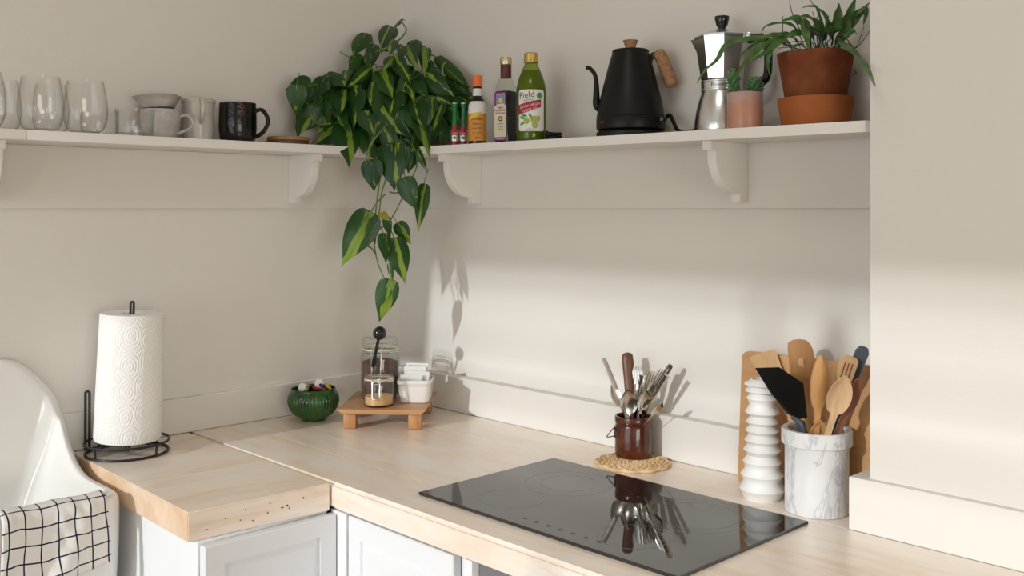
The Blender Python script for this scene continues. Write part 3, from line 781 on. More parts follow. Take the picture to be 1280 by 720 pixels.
co = lathe([(0, 0), (.050, 0), (.0515, .0015), (.0515, .008), (.050, .0095), (0, .0095)], 56)
thing('coaster', co, M['coaster2'], 'dark round wooden coaster, lower of two beside trailing plant', 'coaster', (.050, -.395, SL))
thing('coaster', MB().join(co), M['coaster'], 'brown round wooden coaster, upper of two beside trailing plant', 'coaster', (.051, -.394, SL+.0098))

# ------------------------------------------------------------------ trailing plant in the corner
LEAVES=[((0.0518,-0.3697,1.7390),(0.0441,-0.3707,1.6754),0.0472,0.15,-0.36),
((0.0222,-0.2966,1.7362),(0.0444,-0.2708,1.6934),0.0547,0.35,-0.31),
((0.0290,-0.3308,1.6677),(0.0446,-0.3697,1.6241),0.0372,0.80,-0.09),
((0.0194,-0.2712,1.7772),(0.0177,-0.2823,1.7452),0.0306,0.50,0.27),
((0.0328,-0.2583,1.6939),(0.0238,-0.2910,1.6373),0.0520,0.70,-0.25),
((0.0721,-0.2466,1.6519),(0.0176,-0.2997,1.6004),0.0516,0.70,-0.20),
((0.0791,-0.2432,1.6425),(0.1436,-0.2742,1.5552),0.0667,0.45,-0.35),
((0.0969,-0.2225,1.7320),(0.1083,-0.2395,1.6484),0.0546,0.15,0.38),
((0.0565,-0.2400,1.7379),(0.0933,-0.2746,1.6772),0.0367,0.60,0.28),
((0.0170,-0.1417,1.9028),(0.0628,-0.2056,1.8447),0.0476,0.20,-0.28),
((0.0167,-0.0538,1.9318),(0.0919,-0.1426,1.8664),0.0467,0.35,0.11),
((0.0354,-0.0344,1.9563),(0.0524,-0.0695,1.9270),0.0208,0.40,0.32),
((0.0904,-0.0961,1.8849),(0.1530,-0.1580,1.8380),0.0264,0.60,-0.37),
((0.1045,-0.1200,1.8628),(0.1072,-0.1653,1.8516),0.0149,0.90,0.15),
((0.0659,-0.1459,1.8667),(0.1211,-0.1910,1.8105),0.0362,0.20,-0.29),
((0.0627,-0.1829,1.8337),(0.0719,-0.2258,1.7983),0.0446,0.25,-0.37),
((0.0465,-0.2173,1.7970),(0.0930,-0.2582,1.7578),0.0321,0.60,0.33),
((0.0977,-0.1881,1.8005),(0.0943,-0.2413,1.7557),0.0319,0.60,-0.18),
((0.0150,-0.2492,1.7854),(0.1066,-0.2540,1.7513),0.0382,0.10,0.07),
((0.1236,-0.1667,1.8034),(0.1443,-0.2099,1.7903),0.0159,0.90,0.31),
((0.1325,-0.1712,1.7871),(0.1936,-0.1817,1.7216),0.0500,0.60,-0.08),
((0.1401,-0.1266,1.8289),(0.2121,-0.1405,1.7670),0.0382,0.60,-0.06),
((0.1844,-0.1290,1.7689),(0.1944,-0.1682,1.6700),0.0334,0.80,-0.18),
((0.1416,-0.1849,1.7495),(0.1821,-0.2237,1.6723),0.0460,0.30,-0.41),
((0.1769,-0.1711,1.6954),(0.2137,-0.1317,1.6199),0.0782,0.35,0.11),
((0.1708,-0.1806,1.6328),(0.1850,-0.1652,1.5636),0.0433,0.70,0.03),
((0.1238,-0.0921,1.8661),(0.1637,-0.1303,1.8294),0.0262,0.10,-0.14),
((0.1374,-0.0820,1.8609),(0.2256,-0.1254,1.7949),0.0274,0.90,-0.27),
((0.1219,-0.0563,1.8822),(0.1824,-0.0880,1.8353),0.0391,0.10,-0.27),
((0.1550,-0.0480,1.8603),(0.2280,-0.0982,1.7847),0.0250,1.00,-0.20),
((0.1582,-0.0339,1.8615),(0.2001,-0.0651,1.8242),0.0163,0.30,0.22),
((0.1975,-0.0160,1.8284),(0.3078,-0.0142,1.7506),0.0362,0.30,0.05),
((0.2035,-0.0484,1.8069),(0.2564,-0.0670,1.7769),0.0321,0.20,-0.36),
((0.2252,-0.0180,1.7844),(0.2556,-0.0150,1.7609),0.0322,0.10,-0.24),
((0.2119,-0.0732,1.7782),(0.2747,-0.0541,1.7273),0.0514,0.40,0.10),
((0.2504,-0.0151,1.7648),(0.3103,-0.0141,1.7310),0.0197,0.30,-0.15),
((0.2385,-0.0595,1.7275),(0.2660,-0.0149,1.7114),0.0256,0.60,-0.04),
((0.2266,-0.0956,1.7154),(0.2358,-0.0972,1.6433),0.0606,0.40,0.18),
((0.2148,-0.1182,1.7117),(0.2660,-0.1305,1.6453),0.0483,0.30,0.41),
((0.2431,-0.0663,1.6979),(0.2675,-0.1086,1.6392),0.0377,0.60,0.41),
((0.2232,-0.1162,1.6640),(0.2962,-0.1365,1.5740),0.0434,0.70,-0.19),
((0.1902,-0.1263,1.7617),(0.2474,-0.1513,1.7185),0.0255,0.60,0.25),
((0.2156,-0.1261,1.6810),(0.2379,-0.1294,1.6273),0.0506,0.10,0.40),
((0.2511,-0.0401,1.6975),(0.2823,-0.0381,1.6536),0.0403,0.10,0.29),
((0.1298,-0.2133,1.6799),(0.1545,-0.2125,1.6246),0.0494,0.50,-0.28),
((0.1338,-0.2058,1.6016),(0.1573,-0.2021,1.5633),0.0314,0.30,-0.33),
((0.1942,-0.1509,1.6081),(0.2019,-0.1512,1.5601),0.0446,0.10,0.42),
((0.2186,-0.1176,1.6119),(0.2690,-0.1372,1.5437),0.0193,0.40,-0.44),
((0.0459,-0.2548,1.6887),(0.0625,-0.2524,1.6446),0.0488,0.20,-0.30),
((0.1787,-0.1548,1.7374),(0.2115,-0.1938,1.6812),0.0544,0.10,-0.12),
((0.1970,-0.1113,1.7681),(0.2370,-0.0997,1.7256),0.0426,0.10,-0.36),
((0.0565,-0.2482,1.7056),(0.1204,-0.2715,1.6543),0.0488,0.10,-0.07),
((0.1562,-0.1943,1.6680),(0.1445,-0.2136,1.6166),0.0481,0.10,-0.40),
((0.2434,-0.0754,1.6584),(0.2528,-0.0460,1.6193),0.0546,0.10,-0.30),
((0.2545,-0.0399,1.6483),(0.2707,-0.0834,1.6109),0.0488,0.10,-0.32),
((0.2257,-0.1051,1.6121),(0.2134,-0.1387,1.5884),0.0363,0.10,-0.01),
((0.0224,-0.3068,1.6868),(0.0131,-0.2773,1.6577),0.0303,0.60,0.45),
((0.0803,-0.2164,1.7695),(0.1100,-0.2200,1.7351),0.0305,0.70,0.03),
((0.0766,-0.1609,1.8480),(0.1191,-0.2091,1.8066),0.0286,0.20,-0.08),
((0.1302,-0.1321,1.8335),(0.1718,-0.1884,1.7975),0.0308,0.80,-0.02),
((0.1871,-0.1035,1.7928),(0.1971,-0.1331,1.7662),0.0367,0.20,-0.08),
((0.1892,-0.0607,1.8200),(0.2116,-0.0641,1.7884),0.0309,0.20,-0.07),
((0.1915,-0.1786,1.5866),(0.2062,-0.1881,1.4894),0.0801,0.40,0.17),
((0.1650,-0.2240,1.5502),(0.1676,-0.2152,1.4849),0.0522,0.15,-0.12),
((0.2265,-0.1419,1.5846),(0.2206,-0.1484,1.5304),0.0428,0.10,-0.13),
((0.2643,-0.1480,1.5748),(0.2785,-0.1312,1.5333),0.0177,0.40,-0.22),
((0.2429,-0.1743,1.5045),(0.2622,-0.1675,1.4357),0.0518,0.30,0.25),
((0.2521,-0.1270,1.4829),(0.2560,-0.1482,1.3834),0.0358,0.40,0.08),
((0.1676,-0.2423,1.4102),(0.1352,-0.2953,1.2998),0.0765,0.60,-0.00),
((0.1984,-0.1602,1.3948),(0.2194,-0.1389,1.3500),0.0360,0.50,0.19),
((0.2037,-0.2128,1.3661),(0.2229,-0.2190,1.3056),0.0314,0.30,-0.08),
((0.2149,-0.1838,1.3483),(0.2440,-0.1752,1.2554),0.0548,0.55,0.07),
((0.2109,-0.1992,1.2950),(0.2217,-0.1999,1.2568),0.0150,0.50,0.08),
((0.2025,-0.1987,1.2443),(0.1899,-0.2142,1.1539),0.0534,0.70,0.21),
((0.2106,-0.2097,1.4110),(0.2127,-0.2030,1.3661),0.0218,0.10,0.24),
((0.2025,-0.2185,1.4263),(0.2249,-0.2122,1.4111),0.0204,2.00,-0.23),
((0.1451,-0.1034,1.7669),(0.1712,-0.0799,1.7004),0.0497,0.40,0.06),
((0.1173,-0.1509,1.7305),(0.1073,-0.2117,1.6800),0.0484,0.40,0.34),
((0.1563,-0.1226,1.6359),(0.2457,-0.1378,1.5933),0.0557,0.40,-0.43),
((0.2026,-0.0307,1.7189),(0.2710,-0.0148,1.6886),0.0493,0.20,-0.38),
((0.0963,-0.1799,1.6644),(0.1347,-0.1662,1.6240),0.0502,0.20,-0.10),
((0.0820,-0.1826,1.7170),(0.1135,-0.1711,1.6482),0.0670,0.40,0.32),
((0.1104,-0.1379,1.7727),(0.0952,-0.1710,1.7084),0.0638,0.40,-0.34),
((0.0140,-0.2180,1.7696),(0.0255,-0.2250,1.7134),0.0646,0.20,0.04),
((0.1826,-0.0646,1.7368),(0.2192,-0.0679,1.6735),0.0564,0.05,0.02),
((0.0404,-0.2098,1.7021),(0.0398,-0.2601,1.6627),0.0463,0.05,0.10),
((0.0584,-0.1962,1.7217),(0.0586,-0.2341,1.6572),0.0490,0.05,0.10),
((0.2033,-0.0422,1.6907),(0.2221,-0.0442,1.6172),0.0499,0.05,0.09),
((0.0304,-0.2965,1.7500),(0.0328,-0.3407,1.7104),0.0473,0.10,0.08),
((0.0218,-0.2675,1.7335),(0.0542,-0.2897,1.6568),0.0482,0.40,0.16),
((0.1284,-0.0952,1.8043),(0.1475,-0.1099,1.7274),0.0655,0.10,-0.17),
((0.1335,-0.1485,1.6635),(0.1988,-0.1327,1.6221),0.0541,0.40,0.42),
((0.0818,-0.1899,1.6585),(0.0859,-0.2373,1.6031),0.0555,0.20,-0.09),
((0.0970,-0.1699,1.7240),(0.1218,-0.1998,1.6585),0.0592,0.20,0.09),
((0.1027,-0.1710,1.7013),(0.1120,-0.2148,1.6507),0.0645,0.05,-0.32),
((0.1291,-0.1526,1.6663),(0.1269,-0.2004,1.6027),0.0600,0.20,-0.43),
((0.1779,-0.0875,1.7047),(0.2228,-0.0762,1.6410),0.0592,0.10,0.21),
((0.0459,-0.1976,1.7408),(0.0345,-0.2133,1.6714),0.0498,0.20,0.01),
((0.0117,-0.2083,1.7588),(0.0192,-0.2708,1.7171),0.0674,0.20,0.34),
((0.2518,-0.0151,1.7225),(0.2774,-0.0374,1.6655),0.0631,0.10,-0.24),
((0.2459,-0.0152,1.7313),(0.3354,-0.0137,1.7075),0.0613,0.40,-0.15),
((0.1685,-0.1084,1.6538),(0.2215,-0.1385,1.5962),0.0533,0.40,0.09),
((0.2045,-0.0270,1.7164),(0.2691,-0.0148,1.6886),0.0529,0.40,0.11),
((0.0413,-0.3308,1.7509),(0.0272,-0.3864,1.7363),0.0549,0.10,-0.41),
((0.0441,-0.1641,1.8111),(0.0208,-0.2059,1.7642),0.0575,0.05,-0.39),
((0.1345,-0.1472,1.6699),(0.2004,-0.1351,1.6133),0.0460,0.10,-0.26),
((0.0628,-0.1968,1.7076),(0.0433,-0.2464,1.6719),0.0568,0.20,0.26),
((0.1263,-0.1453,1.7221),(0.1716,-0.1143,1.6715),0.0617,0.40,0.40),
((0.1719,-0.0515,1.7781),(0.1730,-0.0665,1.7080),0.0483,0.40,-0.21),
((0.2146,-0.0157,1.6732),(0.2137,-0.0289,1.6189),0.0661,0.10,0.35),
((0.0569,-0.1920,1.7393),(0.0780,-0.2272,1.6791),0.0497,0.10,0.02),
((0.2065,-0.0380,1.6739),(0.2609,-0.0153,1.6472),0.0494,0.05,0.15),
((0.2442,-0.0152,1.7432),(0.3324,-0.0138,1.7030),0.0602,0.20,-0.42),
((0.0811,-0.1900,1.6714),(0.1424,-0.2312,1.5923),0.0666,0.10,0.23),
((0.1466,-0.1214,1.7286),(0.2061,-0.1134,1.6926),0.0600,0.20,0.18),
((0.1673,-0.1040,1.7022),(0.1914,-0.1105,1.6478),0.0572,0.20,-0.06),
((0.0920,-0.1736,1.7243),(0.0721,-0.2148,1.6658),0.0522,0.20,0.07),
((0.1530,-0.1276,1.6658),(0.1346,-0.1482,1.5966),0.0498,0.20,0.39),
((0.0813,-0.1769,1.7383),(0.1047,-0.1753,1.6808),0.0490,0.40,0.11),
((0.1089,-0.1585,1.7299),(0.1273,-0.1822,1.6602),0.0653,0.40,-0.26),
((0.0600,-0.2030,1.6506),(0.0353,-0.2379,1.6221),0.0602,0.05,-0.29),
((0.1932,-0.0486,1.7274),(0.1830,-0.0616,1.6585),0.0501,0.20,-0.24),
((0.0485,-0.2093,1.6557),(0.0145,-0.2657,1.6219),0.0581,0.10,-0.01),
((0.1234,-0.1264,1.7704),(0.1079,-0.1515,1.7106),0.0578,0.10,0.09),
((0.2175,-0.0157,1.7028),(0.2358,-0.0509,1.6289),0.0629,0.10,0.04),
((0.1169,-0.1582,1.7064),(0.1496,-0.1365,1.6562),0.0557,0.20,0.03),
((0.1051,-0.1432,1.7720),(0.1323,-0.1176,1.7326),0.0535,0.20,-0.39),
((0.0749,-0.1857,1.7236),(0.1073,-0.1684,1.6716),0.0638,0.10,0.29),
((0.1229,-0.1431,1.7375),(0.1394,-0.1505,1.6785),0.0479,0.20,0.15),
((0.0272,-0.2789,1.7675),(0.0145,-0.3052,1.7246),0.0477,0.20,0.01),
((0.0708,-0.1650,1.7816),(0.0924,-0.1785,1.7135),0.0591,0.05,-0.31),
((0.0331,-0.2124,1.7071),(0.0570,-0.2179,1.6466),0.0576,0.10,0.44),
((0.0330,-0.3181,1.6944),(0.0145,-0.3438,1.6280),0.0564,0.10,-0.21),
((0.1585,-0.0913,1.7574),(0.2180,-0.0787,1.7271),0.0610,0.40,0.11),
((0.0306,-0.3108,1.6869),(0.0144,-0.3346,1.6379),0.0644,0.10,-0.25),
((0.0225,-0.2775,1.6960),(0.0198,-0.3381,1.6740),0.0476,0.05,-0.08),
((0.0676,-0.1943,1.7056),(0.0351,-0.2407,1.6695),0.0539,0.20,0.34),
((0.1740,-0.0989,1.6809),(0.1820,-0.1030,1.6279),0.0532,0.40,0.05),
((0.1639,-0.1065,1.7096),(0.1983,-0.1141,1.6478),0.0479,0.05,-0.34),
((0.0247,-0.2855,1.7050),(0.0434,-0.2845,1.6365),0.0593,0.40,0.36),
((0.0680,-0.1982,1.6712),(0.0483,-0.2467,1.6342),0.0666,0.20,0.34),
((0.1643,-0.0712,1.7722),(0.1712,-0.1146,1.7177),0.0596,0.10,0.10),
((0.1031,-0.1241,1.8034),(0.1492,-0.1017,1.7572),0.0577,0.05,-0.00),
((0.0222,-0.2172,1.7075),(0.0341,-0.2162,1.6344),0.0534,0.10,-0.21),
((0.2439,-0.0152,1.7617),(0.2767,-0.0147,1.6941),0.0619,0.05,0.22),
((0.0522,-0.1665,1.7998),(0.0433,-0.2130,1.7466),0.0503,0.05,-0.04),
((0.1195,-0.1478,1.7335),(0.1194,-0.1660,1.6784),0.0528,0.40,0.07),
((0.1145,-0.1602,1.7069),(0.1333,-0.1822,1.6533),0.0592,0.10,-0.02),
((0.0214,-0.2585,1.7582),(0.0190,-0.3100,1.7253),0.0566,0.10,-0.25),
((0.1953,-0.0405,1.7322),(0.2353,-0.0324,1.6801),0.0613,0.20,0.14),
((0.1167,-0.1583,1.7064),(0.1523,-0.1248,1.6496),0.0622,0.05,-0.26),
((0.1244,-0.1568,1.6464),(0.1235,-0.2067,1.6014),0.0591,0.05,0.31),
((0.1599,-0.1127,1.7066),(0.1913,-0.1299,1.6498),0.0569,0.40,-0.12),
((0.0248,-0.1980,1.7678),(0.0153,-0.2430,1.7140),0.0550,0.20,0.34)]
VINES=[[(0.0505,-0.1339,1.6549),(0.1430,-0.1676,1.6269),(0.1616,-0.1916,1.5363),(0.1731,-0.2084,1.4815),(0.1675,-0.2143,1.4073),(0.1666,-0.2152,1.3465),(0.1750,-0.2065,1.2925),(0.1950,-0.1930,1.2436)],
[(0.0703,-0.1134,1.6549),(0.1478,-0.1627,1.6201),(0.1711,-0.1818,1.5227),(0.1757,-0.1986,1.4816),(0.1691,-0.2055,1.4072),(0.1675,-0.2143,1.3499)],
[(0.1099,-0.0724,1.6620),(0.1957,-0.1132,1.6132),(0.2343,-0.1309,1.5630),(0.2296,-0.1357,1.5325),(0.2124,-0.1607,1.4681),(0.1929,-0.1881,1.4073),(0.1687,-0.2159,1.3803)],
[(0.1935,-0.1902,1.4140),(0.1945,-0.1893,1.3736),(0.1963,-0.1873,1.2940)],
[(0.1523,-0.2329,1.4107),(0.1654,-0.2193,1.4086),(0.1720,-0.2125,1.4005)],
[(0.1546,-0.2305,1.3452),(0.1626,-0.2222,1.3398),(0.1701,-0.2145,1.3230)],
[(0.1848,-0.1820,1.4817),(0.1990,-0.1674,1.4803),(0.2145,-0.1513,1.5047)],
[(0.2442,-0.1206,1.4830),(0.2357,-0.1294,1.4776),(0.2319,-0.1333,1.4851)],
[(0.0694,-0.0712,1.8886),(0.0957,-0.0584,1.9168),(0.0891,-0.0652,1.9390),(0.0837,-0.0708,1.9467)],
[(0.0317,-0.3259,1.7075),(0.0065,-0.3232,1.7297),(-0.0046,-0.3347,1.7468)],
[(0.1311,-0.3238,1.6505),(0.0474,-0.3096,1.6565),(0.0356,-0.3218,1.6849),(0.0191,-0.3245,1.7029)],
[(0.2722,-0.0773,1.7813),(0.2714,-0.0781,1.8028),(0.2781,-0.0712,1.8153)],
[(0.0420,-0.2002,1.8359),(0.0319,-0.2107,1.8435),(0.0221,-0.2208,1.8529)],
[(0.0256,-0.1165,1.8796),(0.0235,-0.1186,1.8976),(0.0218,-0.1204,1.9126)],
[(0.1179,-0.0211,1.8676),(0.1162,-0.0228,1.8826),(0.1145,-0.0245,1.8928)],
[(0.1539,-0.1996,1.6565),(0.1806,-0.2295,1.6084),(0.1709,-0.2395,1.5805),(0.1690,-0.2415,1.5526)],
[(0.1736,-0.1792,1.6565),(0.1864,-0.2235,1.6196),(0.1748,-0.2355,1.5973),(0.1729,-0.2375,1.5582)]]

PL = Vector((.035, -.045, 1.598))
pp_ = empty('trailing_plant', PL, 'trailing plant with lime striped heart leaves spilling over shelf corner', 'plant')
part('pot', cylwall([(.055, 0), (.058, .002), (.074, .088), (.079, .090), (.081, .112)], [(.077, .113), (.071, .090), (.054, .008)], 40), M['terra'], pp_)
part('soil', lathe([(0, .088), (.0712, .090), (.0712, .094), (.03, .100), (0, .101)], 28), M['soil'], pp_)
def heart_leaf(seed):
    """unit leaf: attached at the origin, tip at +y 1, width 1, upper side +z"""
    rn = random.Random(seed); n, k = 12, 4; V = []; uv = []; Fc = []
    fold = rn.uniform(.05, .32); droop = rn.uniform(.05, .30); curl = rn.uniform(-.12, .12); ph_ = rn.uniform(0, 6)
    prof = [(-.20, .0), (-.19, .25), (-.13, .385), (-.02, .46), (.10, .495), (.22, .49), (.36, .445), (.50, .365), (.64, .26), (.78, .145), (.89, .06), (.96, .022), (1.0, .0)]
    n = len(prof)
    for i, (y, hw) in enumerate(prof):
        for j in range(-k, k+1):
            q = j/k; x = hw*q
            yy = y
            if y < .02: yy = y+(.20)*max(0, 1-abs(q)*2.2)*(1 if y < 0 else 0)*abs(y)/.2       # notch between the lobes
            z = fold*abs(x)*.55-droop*max(yy, 0)**2*.6-.9*x*x*.5+.018*math.sin(7*yy+ph_+q*2)*abs(q)
            V.append((x+curl*max(yy, 0)**2, yy, z)); uv.append((.5+.5*x/.5, (yy+.2)/1.2))
    W = 2*k+1
    for i in range(n-1):
        for j in range(W-1): Fc.append((i*W+j, i*W+j+1, (i+1)*W+j+1, (i+1)*W+j))
    m = MB().add(V, Fc, 0, uv); m = weld(m)
    m.join(tube(smooth_path([(0, .02, -.004), (0, -.15, -.02), (.02, -.42, -.16), (.03, -.62, -.42)], 4), [.026, .020], 5), 1)
    return m
leafmesh = [heart_leaf(i).mesh('leaf', [M['leaf'], M['stem']], True, 80) for i in range(8)]
toward = Vector((.719, -.695, 0))
for i, (b0, tp, w, lime, roll) in enumerate(LEAVES):
    b0 = Vector(b0); tp = Vector(tp); ax = tp-b0; L = ax.length; y = ax/L
    w *= 1.12; nrm = toward+Vector((0, 0, .35))+Vector((random.uniform(-.4, .4), random.uniform(-.4, .4), random.uniform(-.3, .35)))
    z = (nrm-y*nrm.dot(y)).normalized(); z = (Matrix.Rotation(roll, 3, y) @ z); x = y.cross(z)
    L *= 1.04; h = (w+L)/2
    Mx = Matrix(((x.x*w, y.x*L, z.x*h, b0.x-PL.x), (x.y*w, y.y*L, z.y*h, b0.y-PL.y), (x.z*w, y.z*L, z.z*h, b0.z-PL.z), (0, 0, 0, 1)))
    o = bpy.data.objects.new('leaf', leafmesh[i % 8]); COL.objects.link(o); o.parent = pp_; o.matrix_local = Mx
    o.color = (min(lime, 1), random.choice((.5, .42, .58, .3, .7))+random.uniform(-.06, .06), .8 if lime > 1.5 else 0, 1)
for v in VINES:
    part('vine', tube(smooth_path(v, 6), [.0026, .0016], 7), M['stem'], pp_, world=True)

# ------------------------------------------------------------------ right shelf: bottles, kettle, pots
def hot_sauce(loc, label, rz):
    e = empty('hot_sauce_bottle', loc, label, 'bottle', None, rz)
    part('body', lathe([(0, 0), (.0085, 0), (.0100, .002), (.0100, .040), (.0085, .050), (.0055, .058), (.0052, .060), (0, .060)], 24), M['clearish'], e)
    part('sauce', lathe([(0, .002), (.0085, .002), (.0086, .040), (.006, .052), (0, .053)], 20), M['labelred'], e)
    lb = part('label', label_sheet(.0103, R_(-230), R_(50), .012, .040), M['silver'], e)
    fw = -R_(90)
    part('label_print', wrap(rect_patch(-.009, .009, .026, .040), .0105, fw), M['labelred'], lb)
    part('diamond', wrap(shift(text('HOT', .0075), z=.030), .0107, fw), M['labelwhite'], lb); part('pepper', wrap(disc_patch(.0, .020, .004, .004), .0107, fw), M['neckgreen'], lb)
    part('neck_wrap', lathe([(.0056, .0525), (.0075, .052), (.0066, .062), (.0054, .080), (.0054, .096), (.0066, .097), (.0066, .105), (.0060, .108), (0, .108)], 24), M['neckgreen'], e)
    part('cap_band', lathe([(.0066, .1055), (.0068, .1055), (.0068, .1075), (.0064, .1085), (0, .1085)], 20), M['silver'], e)
FA = math.atan2(-.695, .719)+math.pi/2        # rotation that turns a front (-y) towards the room
hot_sauce((.323, -.082, shz(.323)), 'tiny green necked sauce bottle next to trailing plant leaves', FA)
hot_sauce((.338, -.066, shz(.338)), 'tiny green necked sauce bottle next to orange capped bottle', FA)
e = empty('bitters_bottle', (.386, -.062, shz(.386)), 'dark bottle with orange cap and oversized orange and white paper label', 'bottle', None, FA)
part('body', lathe([(0, 0), (.021, 0), (.0225, .002), (.0225, .085), (.0215, .098), (.016, .112), (.0115, .120), (.0105, .150), (0, .150)], 40), M['darkbottle'], e)
lb = part('label', label_sheet(.0229, R_(-255), R_(75), .010, .082, 30), M['orangelabel'], e)
mm_ = MB()
part('label_collar', band([(.0230, .078), (.0232, .080), (.0226, .098), (.0185, .108), (.0180, .1075)], 40), M['labelwhite'], e)
part('label_swoosh', wrap(strip_patch([(-.024, .060), (-.008, .066), (.010, .076)], [(-.024, .068), (-.008, .079), (.010, .0815)], 14), .0237, -R_(90)), M['paperyellow'], lb)
for z, t, s in ((.064, 'aromatic', .009), (.052, 'bitters', .008), (.041, 'since 1824', .006), (.030, 'alc. 44.7%', .006), (.018, '118 ml', .006)):
    part('lettering', wrap(shift(text(t, s), z=z), .0233, -R_(90)), M['ink'], lb)
part('neck_label', band([(.0116, .122), (.0120, .1225), (.0112, .140), (.0108, .140)], 28), M['labelwhite'], e)
part('cap', lathe([(.0125, .145), (.0132, .146), (.0132, .1475), (.0128, .149), (.0128, .171), (.0118, .173), (0, .173)], 32), M['orange'], e)
# vinegar bottle: square section with round shoulder
def square_lathe(prof, p=6, seg=40):
    m = MB(); V = []; n = len(prof)
    for (r, z, q) in prof:
        for k in range(seg):
            a = 2*math.pi*k/seg; c, s = math.cos(a), math.sin(a); d = (abs(c)**q+abs(s)**q)**(-1/q); V.append((r*d*c, r*d*s, z))
    Fc = [(i*seg+k, i*seg+(k+1) % seg, (i+1)*seg+(k+1) % seg, (i+1)*seg+k) for i in range(n-1) for k in range(seg)]
    Fc += [tuple(range(seg)), tuple(range((n-1)*seg, n*seg))]
    return m.add(V, Fc)
VR = FA-R_(35)
e = empty('vinegar_bottle', (.478, -.052, shz(.478)), 'tall square bottle of dark vinegar with cream and purple label', 'bottle', None, VR)
part('glass', square_lathe([(.019, 0, 8), (.0215, .002, 8), (.0215, .120, 8), (.0200, .138, 5), (.0150, .155, 3), (.0125, .162, 2), (.0120, .185, 2), (.0120, .206, 2)]), M['clearish'], e)
part('vinegar', square_lathe([(.0175, .004, 8), (.0200, .006, 8), (.0200, .118, 8), (.0195, .127, 6)]), M['vinegar'], e)
part('capsule', band([(.0130, .160), (.0133, .160), (.0133, .191), (.0125, .191)], 28), M['capsule'], e)
part('cap', lathe([(.0136, .1915), (.0142, .193), (.0142, .208), (.0135, .210), (0, .210)], 32), M['paleg'], e)
lb = part('label', shift(rect_patch(-.0185, .0165, .008, .124), y=-.0219), M['labelcream'], e, smooth=False)
def flat(nm, mb, mat): part(nm, shift(mb, y=-.0222), mat, lb, smooth=False)
flat('label_band', rect_patch(-.0185, .0165, .008, .016), M['purple']); flat('label_band', rect_patch(-.0185, -.0125, .092, .124), M['purple']); flat('label_band', rect_patch(.0115, .0165, .092, .124), M['purple']); flat('label_band', rect_patch(-.0185, .0165, .120, .124), M['purple'])
flat('label_picture', rect_patch(-.0115, .0105, .096, .118), M['lblue']); part('label_sun', shift(disc_patch(0, .104, .006, .007), y=-.0224), M['paperyellow'], lb, smooth=False)
for z, t, s, mt in ((.087, 'organic', .0062, 'ink'), (.080, 'BALSAMIC', .0070, 'purple'), (.073, 'VINEGAR', .0070, 'purple'), (.048, 'product', .0055, 'ink'), (.041, 'of Italy', .0055, 'ink'), (.034, '500 ml', .0055, 'ink'), (.012, 'ORGANIC', .006, 'labelwhite')):
    part('lettering', shift(text(t, s), y=-.0225, z=z, x=-.001), M[mt], lb, smooth=False)
flat('label_seal', disc_patch(-.001, .060, .006, .006), M['ink']); part('label_seal', shift(disc_patch(-.001, .060, .0035, .0035), y=-.0225), M['paperyellow'], lb, smooth=False)
# olive oil
e = empty('olive_oil_bottle', (.574, -.062, shz(.574)), 'green glass olive oil bottle with gold cap and white label', 'bottle', None, FA)
op = [(.030, 0), (.0335, .003), (.0350, .010), (.0350, .028), (.0340, .034), (.0350, .040), (.0350, .118), (.0340, .130), (.0290, .150), (.0220, .168), (.0160, .180), (.0145, .188), (.0145, .190)]
part('glass', lathe([(0, 0)]+op+[(0, .190)], 48), M['greengl'], e)
part('oil', lathe([(0, .004)]+[(r-.002, max(z, .004)) for r, z in op[1:10]]+[(0, .168)], 40), M['oil'], e)
part('cap', lathe([(.0160, .1865), (.0172, .187), (.0172, .191), (.0166, .192), (.0166, .207), (.0155, .209), (0, .209)], 40, lambda a, z: 1+(.006*math.sin(40*a) if .1925 < z < .206 else 0)), M['gold'], e)
def shaped_label(r, halfw, z0, z1, n=22):
    m = MB(); V = []
    for i in range(n+1):
        q = -1+2*i/n; x = halfw*q; k = (max(0, abs(q)-.86)/.14)**2*.006
        V += [(x, 0, z0+k), (x, 0, z1-k)]
    return wrap(m.add(V, [(2*i, 2*i+2, 2*i+3, 2*i+1) for i in range(n)]), r, -R_(90))
lb = part('label', shaped_label(.0354, .034, .024, .120), M['labelwhite'], e)
W_ = lambda m_, k=1: wrap(m_, .0354+.0002*k, -R_(90))
part('label_panel', W_(strip_patch([(-.034, .062), (-.010, .068), (.024, .080)], [(-.034, .085), (-.010, .091), (.024, .098)], 20)), M['labelred'], lb)
tl_ = lambda t, s, x, z, mt, rot=0: part('lettering', W_(shift(text(t, s).xf(Matrix.Rotation(R_(-rot), 4, 'Y')), x=x, z=z), 2), M[mt], lb)
tl_('Field', .021, -.012, .107, 'ink', 6); tl_('organic', .009, -.008, .0965, 'labelgreen', 5); tl_('EXTRA VIRGIN', .0078, -.004, .083, 'labelwhite', 12); tl_('OLIVE OIL', .0085, -.003, .0735, 'labelwhite', 12)
part('label_seal', W_(disc_patch(.020, .106, .0075, .0075)), M['labelgreen'], lb)
for (x, z, r_) in ((-.012, .048, .0085), (.006, .050, .0095), (.008, .038, .0085), (.016, .053, .007)):
    part('printed_olive', W_(disc_patch(x, z, r_*.85, r_), 1.5+x*20), M['olivegreen'], lb)
for (x, z, a) in ((-.022, .055, 20), (-.022, .042, -25), (-.002, .058, 50), (-.018, .060, 10)):
    part('printed_leaf', W_(disc_patch(0, 0, .008, .0028, 10).xf(Matrix.Translation((x, 0, z)) @ Matrix.Rotation(R_(a), 4, 'Y')), 1.2), M['labelgreen'], lb)
tl_('16.9 fl oz', .0045, -.004, .028, 'ink')
